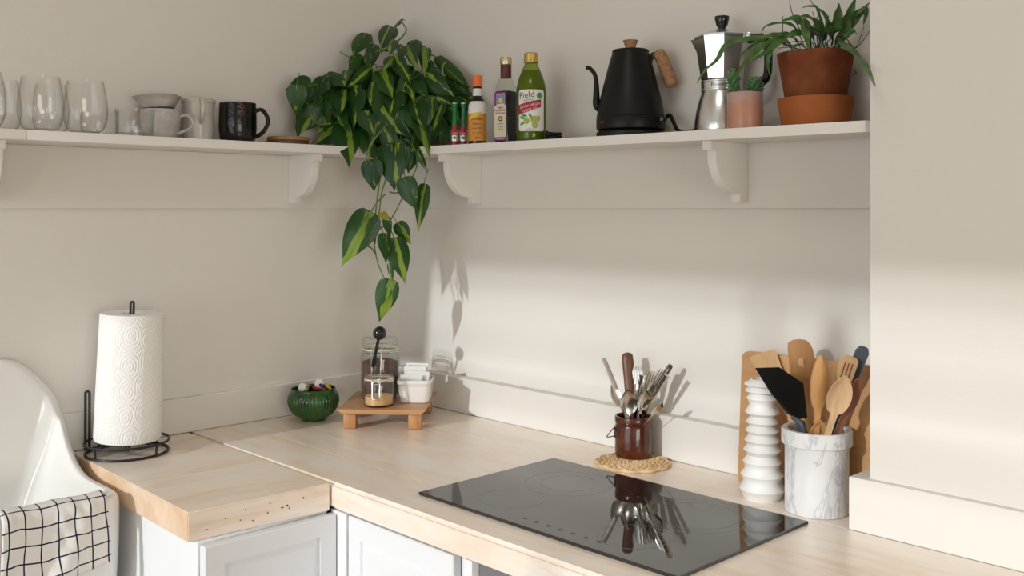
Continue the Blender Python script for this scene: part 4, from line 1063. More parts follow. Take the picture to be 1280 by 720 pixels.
# kettle
KA = AR-R_(10)
e = empty('gooseneck_kettle', (.8545, -.0405, shz(.8545)), 'matte black gooseneck kettle with cork handle and cork knob', 'kettle', None, KA)
part('power_base', lathe([(0, 0), (.072, 0), (.0735, .002), (.0735, .010), (.070, .013), (0, .013)], 56), M['black'], e)
part('body', lathe([(0, .0135), (.066, .0135), (.0725, .017), (.0735, .022), (.0735, .040), (.0728, .0415), (.0722, .042), (.0728, .043), (.0700, .062), (.0655, .084), (.0590, .110), (.0520, .138), (.0450, .164), (.0405, .178), (.0395, .182), (0, .182)], 64), M['black'], e)
lid = part('lid', lathe([(0, .182), (.0395, .1825), (.0400, .1845), (.0385, .188), (.028, .190), (0, .1905)], 48), M['black'], e)
part('knob', lathe([(.006, .1905), (.0095, .191), (.0115, .196), (.0155, .207), (.0165, .2085), (.0160, .2095), (0, .2095)], 32), M['cork'], lid)
sp = smooth_path([(-.060, 0, .060), (-.072, -.004, .070), (-.073, -.005, .095), (-.073, -.005, .115), (-.077, -.005, .138), (-.088, -.006, .151), (-.096, -.006, .152)], 7)
part('spout', tube(sp, [.0095-.0050*min(1, i/(len(sp)*.6)) for i in range(len(sp))], 14), M['black'], e)
hm = part('handle_bracket', MB().join(tube(smooth_path([(.036, 0, .170), (.050, 0, .178), (.060, 0, .178)], 5), .0055, 10)).join(tube(smooth_path([(.040, 0, .140), (.044, 0, .168), (.052, 0, .177)], 5), .0045, 8)), M['black'], e)
gp = smooth_path([(.057, 0, .182), (.066, 0, .170), (.078, 0, .140), (.089, 0, .110)], 8)
part('cork_grip', tube([gp[0]+Vector((-.002, 0, .003))]+gp+[gp[-1]+Vector((.001, 0, -.003))], [.006]+[.0125]*(1)+[.0138]*(len(gp)-2)+[.0115, .006], 16), M['cork'], e)
part('power_mark', shift(wrap(shift(text('ON', .008), z=.030), .0739, -R_(90)-.9), 0), M['ledred'], e)
part('switch', box(.066, .084, -.008, .008, .030, .042, .003).xf(Matrix.Rotation(R_(-28), 4, 'Z')), M['blackgloss'], e)
cz = .0045
part('power_cord', tube(smooth_path([(.068, 0, .034), (.083, -.012, .046), (.092, -.030, .030), (.100, -.050, .012), (.115, -.080, cz), (.132, -.104, cz)], 6), .0042, 8), M['black'], e)
cord2 = [(-.060, .050, cz), (-.120, .100, cz), (-.160, .128, cz)]
for k in range(22):
    a = k*.8-.6; cord2.append((-.183+.017*math.cos(a), .122+.017*math.sin(a), cz+.0009*k))
part('power_cord', tube(smooth_path(cord2, 4), .0036, 8), M['black'], e)
# moka pot
MK = Vector((1.072, -.018, shz(1.072)))
e = empty('moka_pot', MK, 'polished aluminium stovetop coffee maker with black handle and knob', 'coffee maker', None, R_(16))
part('boiler', lathe([(0, 0), (.050, 0), (.0545, .002), (.0555, .006), (.0545, .020), (.0520, .040), (.0470, .062), (.0415, .078), (.0405, .084), (0, .084)], 56), M['alu'], e)
bd = part('band', band([(.040, .084), (.0425, .085), (.0425, .087), (.0415, .088), (.0415, .101), (.0425, .102), (.0425, .1045), (.040, .1055)], 56), M['alu'], e)
part('lettering', wrap(shift(text('Bialetti', .012), z=.0945), .0417, -R_(60)-.35), M['black'], bd)
m = lathe([(.0385, .1055), (.0415, .108), (.0535, .188), (.0545, .192), (.051, .192), (.039, .112), (0, .112)], 8).xf(Matrix.Rotation(R_(22.5), 4, 'Z'))
col_ = part('collector', m, M['alu'], e, smooth=False)
part('spout', MB().add([(-.045, -.012, .160), (-.045, .012, .160), (-.050, -.014, .192), (-.050, .014, .192), (-.066, 0, .193), (-.054, 0, .168)], [(0, 2, 4, 5), (1, 5, 4, 3), (0, 5, 1), (2, 3, 4)]), M['alu'], col_, smooth=False)
ld = part('lid', lathe([(0, .192), (.0545, .1925), (.0545, .195), (.030, .205), (.012, .209), (0, .2095)], 8).xf(Matrix.Rotation(R_(22.5), 4, 'Z')), M['alu'], e, smooth=False)
part('knob', lathe([(.006, .207), (.0068, .211), (.0115, .218), (.0150, .232), (.0142, .2355), (.010, .2365), (0, .2365)], 28), M['blackgloss'], ld)
part('hinge', box(.050, .060, -.010, .010, .186, .198, .002), M['alu'], e)
hp = smooth_path([(.052, 0, .184), (.078, 0, .186), (.092, 0, .172), (.094, 0, .140), (.092, 0, .112), (.084, 0, .100), (.074, 0, .102)], 6)
part('handle', tube(hp, [.007]+[.0085]*(len(hp)-2)+[.007], 12), M['blackgloss'], e)
# pink pot with two succulents
e = empty('succulent_planter', (1.157, -.066, shz(1.157)), 'small pink glazed pot with two green succulents', 'plant', None, AR)
part('pot', cylwall([(.031, 0), (.0335, .002), (.0338, .068), (.0332, .071)], [(.0315, .0715), (.0305, .068), (.0300, .008)], 44), M['pinkpot'], e)
part('soil', lathe([(0, .060), (.0303, .060), (.0303, .063), (0, .065)], 24), M['soil'], e)
def rosette(cx, cy, z, h, rad):
    m = MB(); n = int(h/.0042)
    m.join(tube([(cx, cy, z-.006), (cx, cy, z+h)], .003, 6))
    for i in range(n):
        zz = z+h*i/n; rr = rad*(.75+.35*math.sin(i/n*3.0))*(1 if i < n-2 else .6)
        for k in range(6):
            a = k*math.pi/3+i*2.4; up = .35+.9*(i/n)**2
            d = Vector((math.cos(a), math.sin(a), up)).normalized(); p = Vector((cx, cy, zz)); s = Vector((-math.sin(a), math.cos(a), 0)); t = d.cross(s)
            ln_ = rr; V = [p, p+d*ln_*.55+s*ln_*.24, p+d*ln_*.55-s*ln_*.24, p+d*ln_*.6+t*ln_*.13, p+d*ln_*.5-t*ln_*.15, p+d*ln_]
            m.add(V, [(0, 1, 3), (0, 3, 2), (0, 4, 1), (0, 2, 4), (1, 5, 3), (3, 5, 2), (1, 4, 5), (2, 5, 4)])
    return m
for (x, y, z, h, r_) in ((-.024, -.004, .066, .050, .0165), (.016, -.006, .066, .034, .0185), (.026, .006, .066, .030, .015), (-.014, .006, .066, .020, .014)):
    part('succulent', rosette(x, y, z, h, r_), M['succ'], e, sharp=60)
# fern in terracotta
FRONDS=[([(1.2592,-0.0638,1.7306),(1.2546,-0.0957,1.7552),(1.2301,-0.1323,1.7504),(1.2096,-0.1621,1.7449),(1.1934,-0.1861,1.7348),(1.1841,-0.2022,1.7069),(1.1722,-0.2202,1.6886),(1.1645,-0.2335,1.6650)],0.0105),
([(1.2616,-0.0613,1.7323),(1.2612,-0.1067,1.7496),(1.2444,-0.1427,1.7338),(1.2333,-0.1685,1.7118),(1.2251,-0.1891,1.6870),(1.2210,-0.2039,1.6642)],0.0119),
([(1.2592,-0.0638,1.7306),(1.2502,-0.0947,1.7507),(1.2391,-0.1151,1.7548),(1.2177,-0.1440,1.7334),(1.2037,-0.1642,1.7121)],0.0091),
([(1.2592,-0.0638,1.7341),(1.2691,-0.1200,1.7420),(1.2605,-0.1564,1.7202),(1.2487,-0.1896,1.6996)],0.0126),
([(1.2640,-0.0588,1.7323),(1.2624,-0.1216,1.7392),(1.2624,-0.1469,1.7244),(1.2654,-0.1632,1.6955),(1.2762,-0.1684,1.6679)],0.0105),
([(1.2737,-0.0487,1.7376),(1.2592,-0.0638,1.7759),(1.2398,-0.0838,1.7822),(1.2228,-0.1014,1.7759),(1.2175,-0.1069,1.7627)],0.0056),
([(1.2810,-0.0412,1.7341),(1.2904,-0.0648,1.7614),(1.2786,-0.0907,1.7836),(1.2653,-0.1149,1.7781)],0.0216),
([(1.2834,-0.0387,1.7376),(1.2945,-0.0854,1.7685),(1.3042,-0.0994,1.7486),(1.3143,-0.1075,1.7212)],0.0223),
([(1.2931,-0.0287,1.7341),(1.3066,-0.0292,1.7845),(1.2978,-0.0442,1.8062),(1.2874,-0.0595,1.8100),(1.2804,-0.0706,1.8061)],0.0063),
([(1.3076,-0.0137,1.7323),(1.3231,-0.0392,1.7569),(1.3350,-0.0441,1.7821),(1.3418,-0.0502,1.8091)],0.0272),
([(1.3149,-0.0061,1.7341),(1.3354,-0.0099,1.7831),(1.3449,-0.0104,1.8024),(1.3535,-0.0094,1.8253)],0.0195),
([(1.3173,-0.0036,1.7341),(1.3331,-0.0089,1.7870),(1.3517,0.0014,1.7962),(1.3647,0.0080,1.8090),(1.3716,0.0093,1.8143)],0.0119),
([(1.3173,-0.0036,1.7334),(1.3415,0.0070,1.7880),(1.3543,0.0143,1.8010),(1.3606,0.0162,1.8038),(1.3583,0.0099,1.7750)],0.0181),
([(1.3089,-0.0124,1.7323),(1.3332,-0.0546,1.7520),(1.3733,-0.0901,1.7229),(1.4163,-0.1269,1.6930),(1.4558,-0.1699,1.6595),(1.4915,-0.2191,1.6313)],0.0230),
([(1.3101,-0.0112,1.7334),(1.3258,-0.0198,1.7555),(1.3437,-0.0116,1.7673),(1.3549,-0.0079,1.7560)],0.0105),
([(1.2883,-0.0337,1.7334),(1.2957,-0.0675,1.7569),(1.2804,-0.1005,1.7548),(1.2711,-0.1234,1.7413)],0.0139),
([(1.2786,-0.0437,1.7334),(1.2808,-0.0746,1.7596),(1.2690,-0.1005,1.7528),(1.2563,-0.1243,1.7362)],0.0119),
([(1.2907,-0.0312,1.7334),(1.2960,-0.0340,1.7540),(1.2851,-0.0487,1.7710),(1.2740,-0.0628,1.7949)],0.0153),
([(1.2980,-0.0237,1.7334),(1.2994,-0.0471,1.7727),(1.2911,-0.0660,1.7886),(1.2831,-0.0821,1.7893)],0.0153),
([(1.3028,-0.0187,1.7334),(1.2907,-0.0312,1.8038),(1.2834,-0.0387,1.8178),(1.2805,-0.0417,1.8282)],0.0070),
([(1.2931,-0.0287,1.7334),(1.3136,-0.0490,1.7535),(1.3255,-0.0539,1.7753),(1.3230,-0.0697,1.7820)],0.0105),
([(1.3101,-0.0112,1.7334),(1.3386,-0.0231,1.7500),(1.3563,-0.0221,1.7616),(1.3513,-0.0405,1.7498)],0.0098),
([(1.3367,0.0164,1.6975),(1.3319,0.0318,1.6924),(1.3252,0.0333,1.6887)],0.0077),
([(1.2980,-0.0237,1.7334),(1.3134,-0.0658,1.7481),(1.3195,-0.0836,1.7519),(1.3190,-0.1026,1.7564)],0.0105),
([(1.2786,-0.0437,1.7323),(1.2927,-0.0955,1.7352),(1.2932,-0.1225,1.7270),(1.2939,-0.1429,1.7112)],0.0056),
([(1.2689,-0.0538,1.7323),(1.2652,-0.0742,1.7530),(1.2485,-0.0983,1.7591),(1.2312,-0.1214,1.7550)],0.0105)]
STALKS=[[(1.2963,-0.0686,1.7276),(1.2748,-0.0908,1.7876),(1.2696,-0.0962,1.8184)],
[(1.3058,-0.0587,1.7286),(1.3022,-0.0624,1.7773),(1.2986,-0.0661,1.7979)],
[(1.3082,-0.0562,1.7286),(1.3058,-0.0587,1.7498),(1.3177,-0.0464,1.7533)],
[(1.3130,-0.0513,1.7286),(1.3177,-0.0464,1.7636),(1.3189,-0.0452,1.7910)],
[(1.3177,-0.0464,1.7286),(1.3296,-0.0341,1.7498),(1.3416,-0.0217,1.7841)],
[(1.3225,-0.0415,1.7286),(1.3392,-0.0242,1.7498),(1.3530,-0.0099,1.7310),(1.3730,0.0108,1.7663)],
[(1.3249,-0.0390,1.7286),(1.3440,-0.0193,1.7396),(1.3535,-0.0094,1.7327),(1.3635,0.0009,1.7704)],
[(1.2986,-0.0661,1.7286),(1.2891,-0.0760,1.7430),(1.2653,-0.1006,1.7413)],
[(1.3058,-0.0587,1.7286),(1.2975,-0.0673,1.7601),(1.3082,-0.0562,1.7979)],
[(1.3034,-0.0612,1.7286),(1.2963,-0.0686,1.7447),(1.2867,-0.0784,1.7533)],
[(1.2843,-0.0809,1.7286),(1.2700,-0.0957,1.7327),(1.2557,-0.1105,1.7310)],
[(1.3130,-0.0513,1.7286),(1.3118,-0.0526,1.7498),(1.3153,-0.0489,1.7670)],
[(1.2939,-0.0710,1.7286),(1.2820,-0.0834,1.7361),(1.2605,-0.1055,1.7361)],
[(1.3189,-0.0452,1.7286),(1.3177,-0.0464,1.7430),(1.3249,-0.0390,1.7498)],
[(1.2605,-0.1055,1.7567),(1.2610,-0.1051,1.7773),(1.2614,-0.1046,1.7893)]]

FL = Vector((1.290, -.040, shz(1.290)))
e = empty('potted_fern', FL, 'wavy leaved green fern in terracotta pot on shelf beside pillar', 'plant')
part('pot', cylwall([(.052, .045), (.0535, .046), (.0675, .127), (.0690, .1345), (.0685, .1355)], [(.0645, .1355), (.0600, .110), (.052, .055)], 56), M['terra'], e)
part('soil', lathe([(0, .118), (.0615, .119), (.0615, .122), (0, .126)], 28), M['soil'], e)
part('saucer', cylwall([(.058, 0), (.060, .001), (.0685, .050), (.0685, .0525)], [(.0655, .053), (.0635, .0515), (.058, .044)], 56), M['terra2'], e)
def frond(path, w, seed):
    rn = random.Random(seed); P = smooth_path(path, 7); n = len(P); V = []; uv = []; m = MB(); nx = 5; ph_ = rn.uniform(0, 6)
    cum = [0]
    for i in range(1, n): cum.append(cum[-1]+(P[i]-P[i-1]).length)
    L = cum[-1]; prev = None
    for i in range(n):
        t = cum[i]/L; tn = (P[min(i+1, n-1)]-P[max(i-1, 0)]).normalized()
        s = tn.cross(toward+Vector((.1, .1, .5))); s = s.normalized() if s.length > .05 else prev
        if prev is not None: s = (s+prev*1.5).normalized()
        prev = s; nn = s.cross(tn)
        hw = .46*w*(1+.10*math.sin(t*22+ph_))*(.10+.90*min(1, max(0, (t-.18)/.30))**.8)*(max(0, 1-(t-.5)/.5)**.75 if t > .5 else 1)+.0006
        for k in range(nx):
            q = -1+2*k/(nx-1); V.append(P[i]+s*hw*q+nn*(.25*hw*abs(q)+.16*hw*math.sin(t*20+ph_+q*1.5)*abs(q)*2)); uv.append((.5+.5*q, t))
    for i in range(n-1):
        for k in range(nx-1): a = i*nx+k; m.add([], []); m.f.append((a, a+1, a+nx+1, a+nx)); m.m.append(0)
    m.v = [tuple(v) for v in V]; m.uv = dict(enumerate(uv)); return m
for i, (p, w) in enumerate(FRONDS): part('frond', frond(p, w, i), M['frond'], e, sharp=180, world=True)
for p in STALKS: part('stalk', tube(smooth_path(p, 6), [.0011, .0006], 6), M['stalk'], e, world=True)

# ------------------------------------------------------------------ counter: bowl, stand, jars
BW = Vector((.040, -.314, CT))
e = empty('ribbed_bowl', BW, 'small green glazed bowl with vertical ribs, in front of left wall', 'bowl')
ribs = lambda a, z: 1+(.036*(abs(math.cos(22*a))-.5) if .012 < z < .072 else 0)
part('body', cylwall([(.027, 0), (.0305, .001), (.031, .004), (.040, .010), (.050, .018), (.0590, .030), (.0640, .046), (.0635, .060), (.0590, .073), (.0565, .078), (.0565, .081)], [(.0550, .0825), (.0535, .080), (.0560, .070), (.0600, .050), (.0480, .022), (.02, .012)], 264, lambda a, z: ribs(a, z)), M['green'], e, sharp=60)
for i, (dx, dy, z, rx_, ry_) in enumerate(((-.012, -.022, .083, .5, .2), (.008, .012, .092, .8, -.4))):
    o = thing('white_tablet', lathe([(0, -.009), (.0095, -.009), (.0115, -.007), (.0115, .007), (.0095, .009), (0, .009)], 24), M['tablet'], ('white tablet resting at the left edge of green bowl' if False else ('white round tablet lying low in green ribbed bowl', 'white round tablet heaped highest in green ribbed bowl')[i]), 'tablet', BW+Vector((dx, dy, z)))
    o.rotation_euler = (rx_+.6, ry_+.8, i)
def packet(w, h, th, band=None):
    m = MB(); nx, nz = 8, 8; V = []; uv = []; Fc = []
    for sd_ in (1, -1):
        for j in range(nz+1):
            for i in range(nx+1):
                a, b_ = -1+2*i/nx, -1+2*j/nz; puff = th*max(0, (1-a*a)*(1-b_*b_))**.5+.0003
                V.append((a*w/2, -sd_*puff, b_*h/2))
    W = nx+1; o = W*(nz+1)
    for j in range(nz):
        for i in range(nx): a = j*W+i; Fc.append((a, a+1, a+W+1, a+W)); Fc.append((o+a, o+a+W, o+a+W+1, o+a+1))
    return m.add(V, Fc)
wraps = [('red', (.018, -.004, .084), (1.1, .3, .9)), ('yellow', (-.002, -.018, .087), (1.3, -.5, .5)), ('blue', (.026, .012, .088), (1.0, .6, 1.2)), ('yellow', (.038, .020, .087), (1.2, .9, 1.5)), ('red', (.034, .004, .083), (1.4, .2, .8)), ('blue', (.012, .020, .083), (1.2, -.3, .7))]
seen = {}
for c_, d_, r_ in wraps:
    seen[c_] = seen.get(c_, 0)+1
    lab = {('red', 1): 'red sweet wrapper in middle of green ribbed bowl', ('yellow', 1): 'yellow sweet wrapper next to white tablet in green bowl', ('blue', 1): 'blue sweet wrapper in green ribbed bowl near wooden stand', ('yellow', 2): 'yellow sweet wrapper at rim of green bowl near wooden stand', ('red', 2): 'red sweet wrapper at rim of green bowl near wooden stand', ('blue', 2): 'blue sweet wrapper behind the others in green bowl'}[(c_, seen[c_])]
    o = thing('sweet_wrapper', packet(.020, .012, .003), M['paper'+c_], lab, 'wrapper', BW+Vector(d_), group='sweets in the green bowl'); o.rotation_euler = r_
# wooden stand
SA = R_(43.3); SC = Vector((.174, -.173, CT)); ST = .950-CT
e = empty('wooden_riser', SC, 'low acacia wood riser on block feet, in counter corner', 'riser', None, SA)
hw, hd = .1085, .1215
def slab(): 
    m = MB(); z1, z0, ze = ST, ST-.012, ST-.002; i_ = .012
    A = [(-hw, -hd), (hw, -hd), (hw, hd), (-hw, hd)]; V = [(x, y, z1) for x, y in A]+[(x, y, ze) for x, y in A]+[(x*(1-i_/hw), y*(1-.002/hd), z0) for x, y in A]
    return m.add(V, [(3, 2, 1, 0), (8, 9, 10, 11)]+[(i, (i+1) % 4, 4+(i+1) % 4, 4+i) for i in range(4)]+[(4+i, 4+(i+1) % 4, 8+(i+1) % 4, 8+i) for i in range(4)])
part('top', slab(), M['acacia'], e, smooth=False)
for sx in (-1, 1):
    for sy in (-1, 1):
        part('foot', box(sx*.080-.016, sx*.080+.016, sy*.098-.013, sy*.098+.013, 0, ST-.0121, .005), M['acacialeg'], e)
def stand_pt(x, y): c, s = math.cos(SA), math.sin(SA); return Vector((SC.x+c*x-s*y, SC.y+s*x+c*y, .950))
def clip_jar(name, loc, label, r, h, rl, content, fill, cat='jar', lid_z=None):
    """swing-top jar: body, contents, lid, gasket, wire clip"""
    e = empty(name, loc, label, cat, None, SA); t = .0022; hl = h*.80; q = h*.02
    part('body', cylwall([(r*.86, 0), (r*.97, q), (r, q*2.5), (r, hl*.84), (r*.97, hl*.90), (rl, hl*.96), (rl, hl)], [(rl-t, hl), (rl-t, hl*.96), (r*.97-t, hl*.89), (r-t, hl*.83), (r-t, q*3), (r*.8, q*2)], 48), M['jarglass'], e)
    part('contents', lathe([(0, q*2.4), (r*.86, q*2.5), (r-t-.0006, q*4), (r-t-.0006, fill*.96), (r*.6, fill*1.02), (0, fill)], 40), content, e)
    part('gasket', band([(rl-t, hl+.0002), (rl+.0012, hl+.0002), (rl+.0012, hl+.0026), (rl-t, hl+.0026)], 40), M['rubber'], e)
    part('lid', lathe([(0, hl+.003), (rl*.99, hl+.003), (rl*1.03, hl+.005), (rl*1.03, hl+h*.07), (rl*1.0, hl+h*.10), (rl*1.0, h*.965), (rl*.95, h*.995), (rl*.88, h), (rl*.84, h*.985), (0, h*.97)], 44), M['jarglass'], e)
    part('wire_band', ring((0, 0, hl*.965), rl+.0016, .0017, 40, 6), M['chrome'], e); part('wire_band', ring((0, 0, hl+h*.055), rl+.0014, .0012, 40, 6), M['chrome'], e)
    w = r*.24
    part('clip', tube(smooth_path([(-w, -rl*.98, hl+h*.055), (-w, -rl-.004, hl*.95), (-w*.95, -r-.004, hl*.62), (-w*.9, -r-.005, hl*.40), (0, -r-.006, hl*.34), (w*.9, -r-.005, hl*.40), (w*.95, -r-.004, hl*.62), (w, -rl-.004, hl*.95), (w, -rl*.98, hl+h*.055)], 6), .0018, 7), M['chrome'], e)
    part('clip_bar', tube([(-w*1.3, -rl-.004, hl*.90), (w*1.3, -rl-.004, hl*.90)], .0015, 7), M['chrome'], e)
    return e
JC = stand_pt(-.030, .028)
clip_jar('coffee_jar', JC, 'tall clip-top glass jar of ground coffee on wooden riser', .0495, .158, .0435, M['coffee'], .098)
clip_jar('sugar_jar', stand_pt(-.015, -.068), 'short clip-top glass jar with brown sugar on wooden riser', .0375, .082, .0345, M['sugar'], .026)
# coffee scoop hooked in the clip of the tall jar
bc = Vector((0.2058,-0.2280,1.1287))
fwd = Vector((.719, -.695, 0.0)); b1 = Vector((0.1690,-0.2220,1.0390))
Mx = frame_to(b1, bc, fwd)
Ls = (bc-b1).length
sc_ = empty('coffee_scoop', b1, 'black round coffee scoop stuck in clip of coffee jar', 'scoop')
hn = blade([(0, .0035, 0, 0), (.004, .0048, 0, .0), (.02, .0042, 0, .0), (Ls-.016, .0036, 0, .0), (Ls-.010, .0045, 0, 0)], 5, .003).xf(Mx)
part('handle', hn, M['blackgloss'], sc_, world=True)
bowl_ = lathe([(0, .017), (.007, .0158), (.013, .011), (.0162, .004), (.0168, 0), (.0168, -.008), (.0160, -.008), (.0155, .002), (.011, .010), (0, .015)], 36)
Mb = Matrix.Translation(bc) @ fwd.to_track_quat('Z', 'Y').to_matrix().to_4x4()
part('cup', bowl_.xf(Mb), M['blackgloss'], sc_, world=True, sharp=60)
# white ceramic dish with packets
TD = stand_pt(.068, .0)
e = empty('ceramic_caddy', TD, 'small white rectangular ceramic dish holding paper packets on riser', 'dish', None, SA)
def rect_vessel(wx, wy, h):
    m = MB(); n = 48; rings = []
    for (sx, sy, z) in ((.76, .78, 0), (.82, .83, .001), (.86, .87, .006), (.93, .94, h*.70), (.945, .95, h*.78), (1.0, 1.0, h*.82), (1.01, 1.01, h*.93), (1.0, 1.0, h*.98), (.96, .97, h), (.90, .92, h*.96), (.86, .88, h*.72), (.78, .80, .008), (.4, .4, .006)):
        r_ = []
        for k in range(n):
            a = 2*math.pi*k/n; c, q = math.cos(a), math.sin(a); p = 7; d = (abs(c)**p+abs(q)**p)**(-1/p); r_.append((wx*sx*d*c, wy*sy*d*q, z))
        rings.append(r_)
    V = [p for r_ in rings for p in r_]; Fc = [(i*n+k, i*n+(k+1) % n, (i+1)*n+(k+1) % n, (i+1)*n+k) for i in range(len(rings)-1) for k in range(n)]
    Fc += [tuple(range(n)), tuple(range((len(rings)-1)*n, len(rings)*n))]; return m.add(V, Fc)
part('vessel', rect_vessel(.0435, .047, .058), M['porcelain'], e, sharp=50)
for i, (x, y, z, rz, tx, ln_) in enumerate(((.0, .020, .070, .02, -.10, 'white paper packet tallest in ceramic dish'), (-.004, .008, .063, -.03, -.14, 'white paper packet in middle of ceramic dish'), (.006, -.006, .053, .04, -.18, 'white paper packet with yellow print in ceramic dish'), (-.010, -.018, .046, .0, -.2, 'white paper packet lowest at front of ceramic dish'))):
    pk = empty('paper_packet', TD+Matrix.Rotation(SA, 3, 'Z') @ Vector((x, y, z)), ln_, 'packet', 'packets in the ceramic dish'); pk.rotation_euler = (tx, rz, SA+rz)
    b_ = part('sleeve', packet(.056, .044, .0022), M['paper'], pk)
    if i == 0:
        for zz in (.014, .009, .004): part('print', shift(rect_patch(-.022, .022, zz, zz+.0022), y=-.0028), M['paperpink'], b_, smooth=False)
    if i == 2:
        for xx in (-.004, .005): part('print', shift(disc_patch(xx, .010, .0025, .003), y=-.0029), M['paperyellow'], b_, smooth=False)

# ------------------------------------------------------------------ cutlery crock
MT = Vector((.886, -.071, CT))
def woven_mat():
    m = MB()
    for i in range(9):
        r_ = .012+.0078*i; pts = []
        for k in range(72):
            a = 2*math.pi*k/72; w = 1+(.035*math.sin(12*a) if i > 6 else .0); pts.append((r_*w*math.cos(a), r_*w*math.sin(a), .0035+.0012*math.sin(18*a+i*math.pi)))
        m.join(tube(pts, .0031, 6, closed=True))
    for k in range(36):
        a = 2*math.pi*k/36; q = []
        for j in range(12):
            rr = .012+.063*j/11; q.append((rr*math.cos(a+.05*math.sin(j*1.2)), rr*math.sin(a+.05*math.sin(j*1.2)), .0038+.0026*(1 if j % 2 else -1)*(1 if k % 2 else -1)*.6))
        m.join(tube(q, .0020, 5))
    pts = [(.0755*(1+.04*math.sin(12*2*math.pi*k/96))*math.cos(2*math.pi*k/96), .0755*(1+.04*math.sin(12*2*math.pi*k/96))*math.sin(2*math.pi*k/96), .0036) for k in range(96)]
    return m.join(tube(pts, .0036, 7, closed=True))
e = empty('straw_trivet', MT, 'round woven straw trivet under brown crock', 'trivet')
part('weave', woven_mat(), M['straw'], e, kind='stuff')
CK = Vector((.860, -.037, CT+.0072))
e = empty('brown_crock', CK, 'glossy dark brown stoneware crock full of cutlery on straw trivet', 'crock')
part('body', cylwall([(.034, 0), (.0385, .001), (.0400, .004), (.0402, .012), (.0400, .066), (.0385, .070), (.0402, .0725), (.0405, .076), (.0405, .085), (.0395, .087)], [(.0365, .087), (.0355, .084), (.0355, .010)], 56), M['crock'], e)
hx, hy = -rxv.x, -rxv.y; tx_, ty_ = .719, -.695
part('wire_bail', tube([(hx*.040, hy*.040, .060), (hx*.043+tx_*.0, hy*.043, .060), (hx*.058, hy*.058, .041), (hx*.057, hy*.057, .0395), (hx*.040, hy*.040, .043)], .0011, 7), M['wire'], e)
part('wire_clip', box(-.001, .001, -.004, .004, .04, .063).xf(Matrix.Translation((hx*.0405, hy*.0405, 0)) @ Matrix.Rotation(AR, 4, 'Z')), M['wire'], e)
def spoon_rows(L, bl, bw, hwid=.0032, cup=.006, endw=.0055, rev=1):
    """rows of a spoon standing on its handle: handle end at z 0, bowl tip at z L"""
    R0 = [(0, endw*.5, 0, 0), (.004, endw, 0, 0), (.03, endw*.85, 0, 0), (L-bl-.03, hwid*.8, 0, .001), (L-bl, hwid*.7, 0, .002)]
    for k in range(1, 13):
        t = k/12; w = bw*math.sin(math.pi*min(1, (t*.97+.03))**.85)**.75 if t < 1 else .0006
        R0.append((L-bl+bl*t, max(w, .0006 if t == 1 else hwid*.7), -cup*rev*math.sin(math.pi*t)**.7, .002))
    return R0
def cut(name, top, mb_fn, mat_, label, cat, group=None, face=(.719, -.695, .1), lean=.55, zb=None, rmax=.030, roll=0):
    """stand a piece of cutlery in the crock: top = its upper end"""
    top = Vector(top); c = Vector((CK.x, CK.y, 0)); d = Vector((top.x-c.x, top.y-c.y, 0)); o = -d*lean
    if o.length > rmax: o = o.normalized()*rmax
    b0 = Vector((c.x+o.x, c.y+o.y, CK.z+.014)); L = (top-b0).length
    fc = Matrix.Rotation(roll, 3, 'Z') @ Vector(face)
    m = mb_fn(L).xf(frame_to(b0, top, fc))
    return thing(name, m, mat_, label, cat, tuple(b0), group, world=True, sharp=50)
def fork_mb(L):
    m = blade([(0, .003, 0, 0), (.004, .0055, 0, 0), (.03, .0045, 0, 0), (L-.070, .0026, 0, 0), (L-.060, .003, 0, .001), (L-.052, .009, -.001, .002), (L-.042, .0105, -.002, .002), (L-.038, .0108, -.002, .002)], 5, .0016)
    for k in range(4):
        x = -.0088+.00587*k; t = blade([(L-.040, .0019, 0, 0), (L-.01, .0014, 0, .001), (L, .0005, 0, .003)], 3, .0015); shift(t, x=x); m.join(t)
    return m
def knife_handle(L): return blade([(0, .006, 0, 0), (.06, .008, 0, 0), (.08, .006, 0, 0), (.09, .0042, 0, 0), (L-.03, .0062, .0008, 0), (L-.006, .0062, .0008, 0), (L-.001, .0045, 0, 0), (L, .0015, 0, 0)], 7, .0045)
def ornate(L):
    z0 = L-.075; rows = [(0, .005, 0, 0), (.05, .008, 0, 0), (z0, .0035, .001, 0)]
    for k in range(1, 16): t = k/15; rows.append((z0+.075*t, .0034+.0028*t+.0011*math.sin(t*26), .0014, 0))
    rows.append((L, .0012, 0, 0)); return blade(rows, 7, .004)
def wooden_handle(L):
    m = MB(); rows = [(0, .006), (.05, .006), (.08, .0085), (.12, .0115), (L-.02, .0128), (L-.006, .0118), (L-.0015, .008), (L, .002)]; n = 16; V = []
    for z, r_ in rows:
        for k in range(n): a = 2*math.pi*k/n; V.append((r_*math.cos(a), r_*.6*math.sin(a), z))
    return m.add(V, [(i*n+k, i*n+(k+1) % n, (i+1)*n+(k+1) % n, (i+1)*n+k) for i in range(len(rows)-1) for k in range(n)]+[tuple(range(n)), tuple(range((len(rows)-1)*n, len(rows)*n))])
GC = 'cutlery in the brown crock'
cut('table_knife', (0.7789,-0.0440,1.1097), knife_handle, M['steeldull'], 'dull metal knife handle leaning out beside wooden handle', 'knife', GC, lean=.3)
cut('wooden_handle_knife', (0.8301,-0.0220,1.1252), wooden_handle, M['walnut'], 'dark wooden handled knife standing tallest in brown crock', 'knife', GC, lean=.2)
cut('table_spoon', (0.7995,-0.0370,1.0540), lambda L: blade(spoon_rows(L, .052, .017, rev=-1), 9, .0012), M['steeldull'], 'tarnished spoon leaning out under knife handle', 'spoon', GC, roll=-1.0, lean=.3)
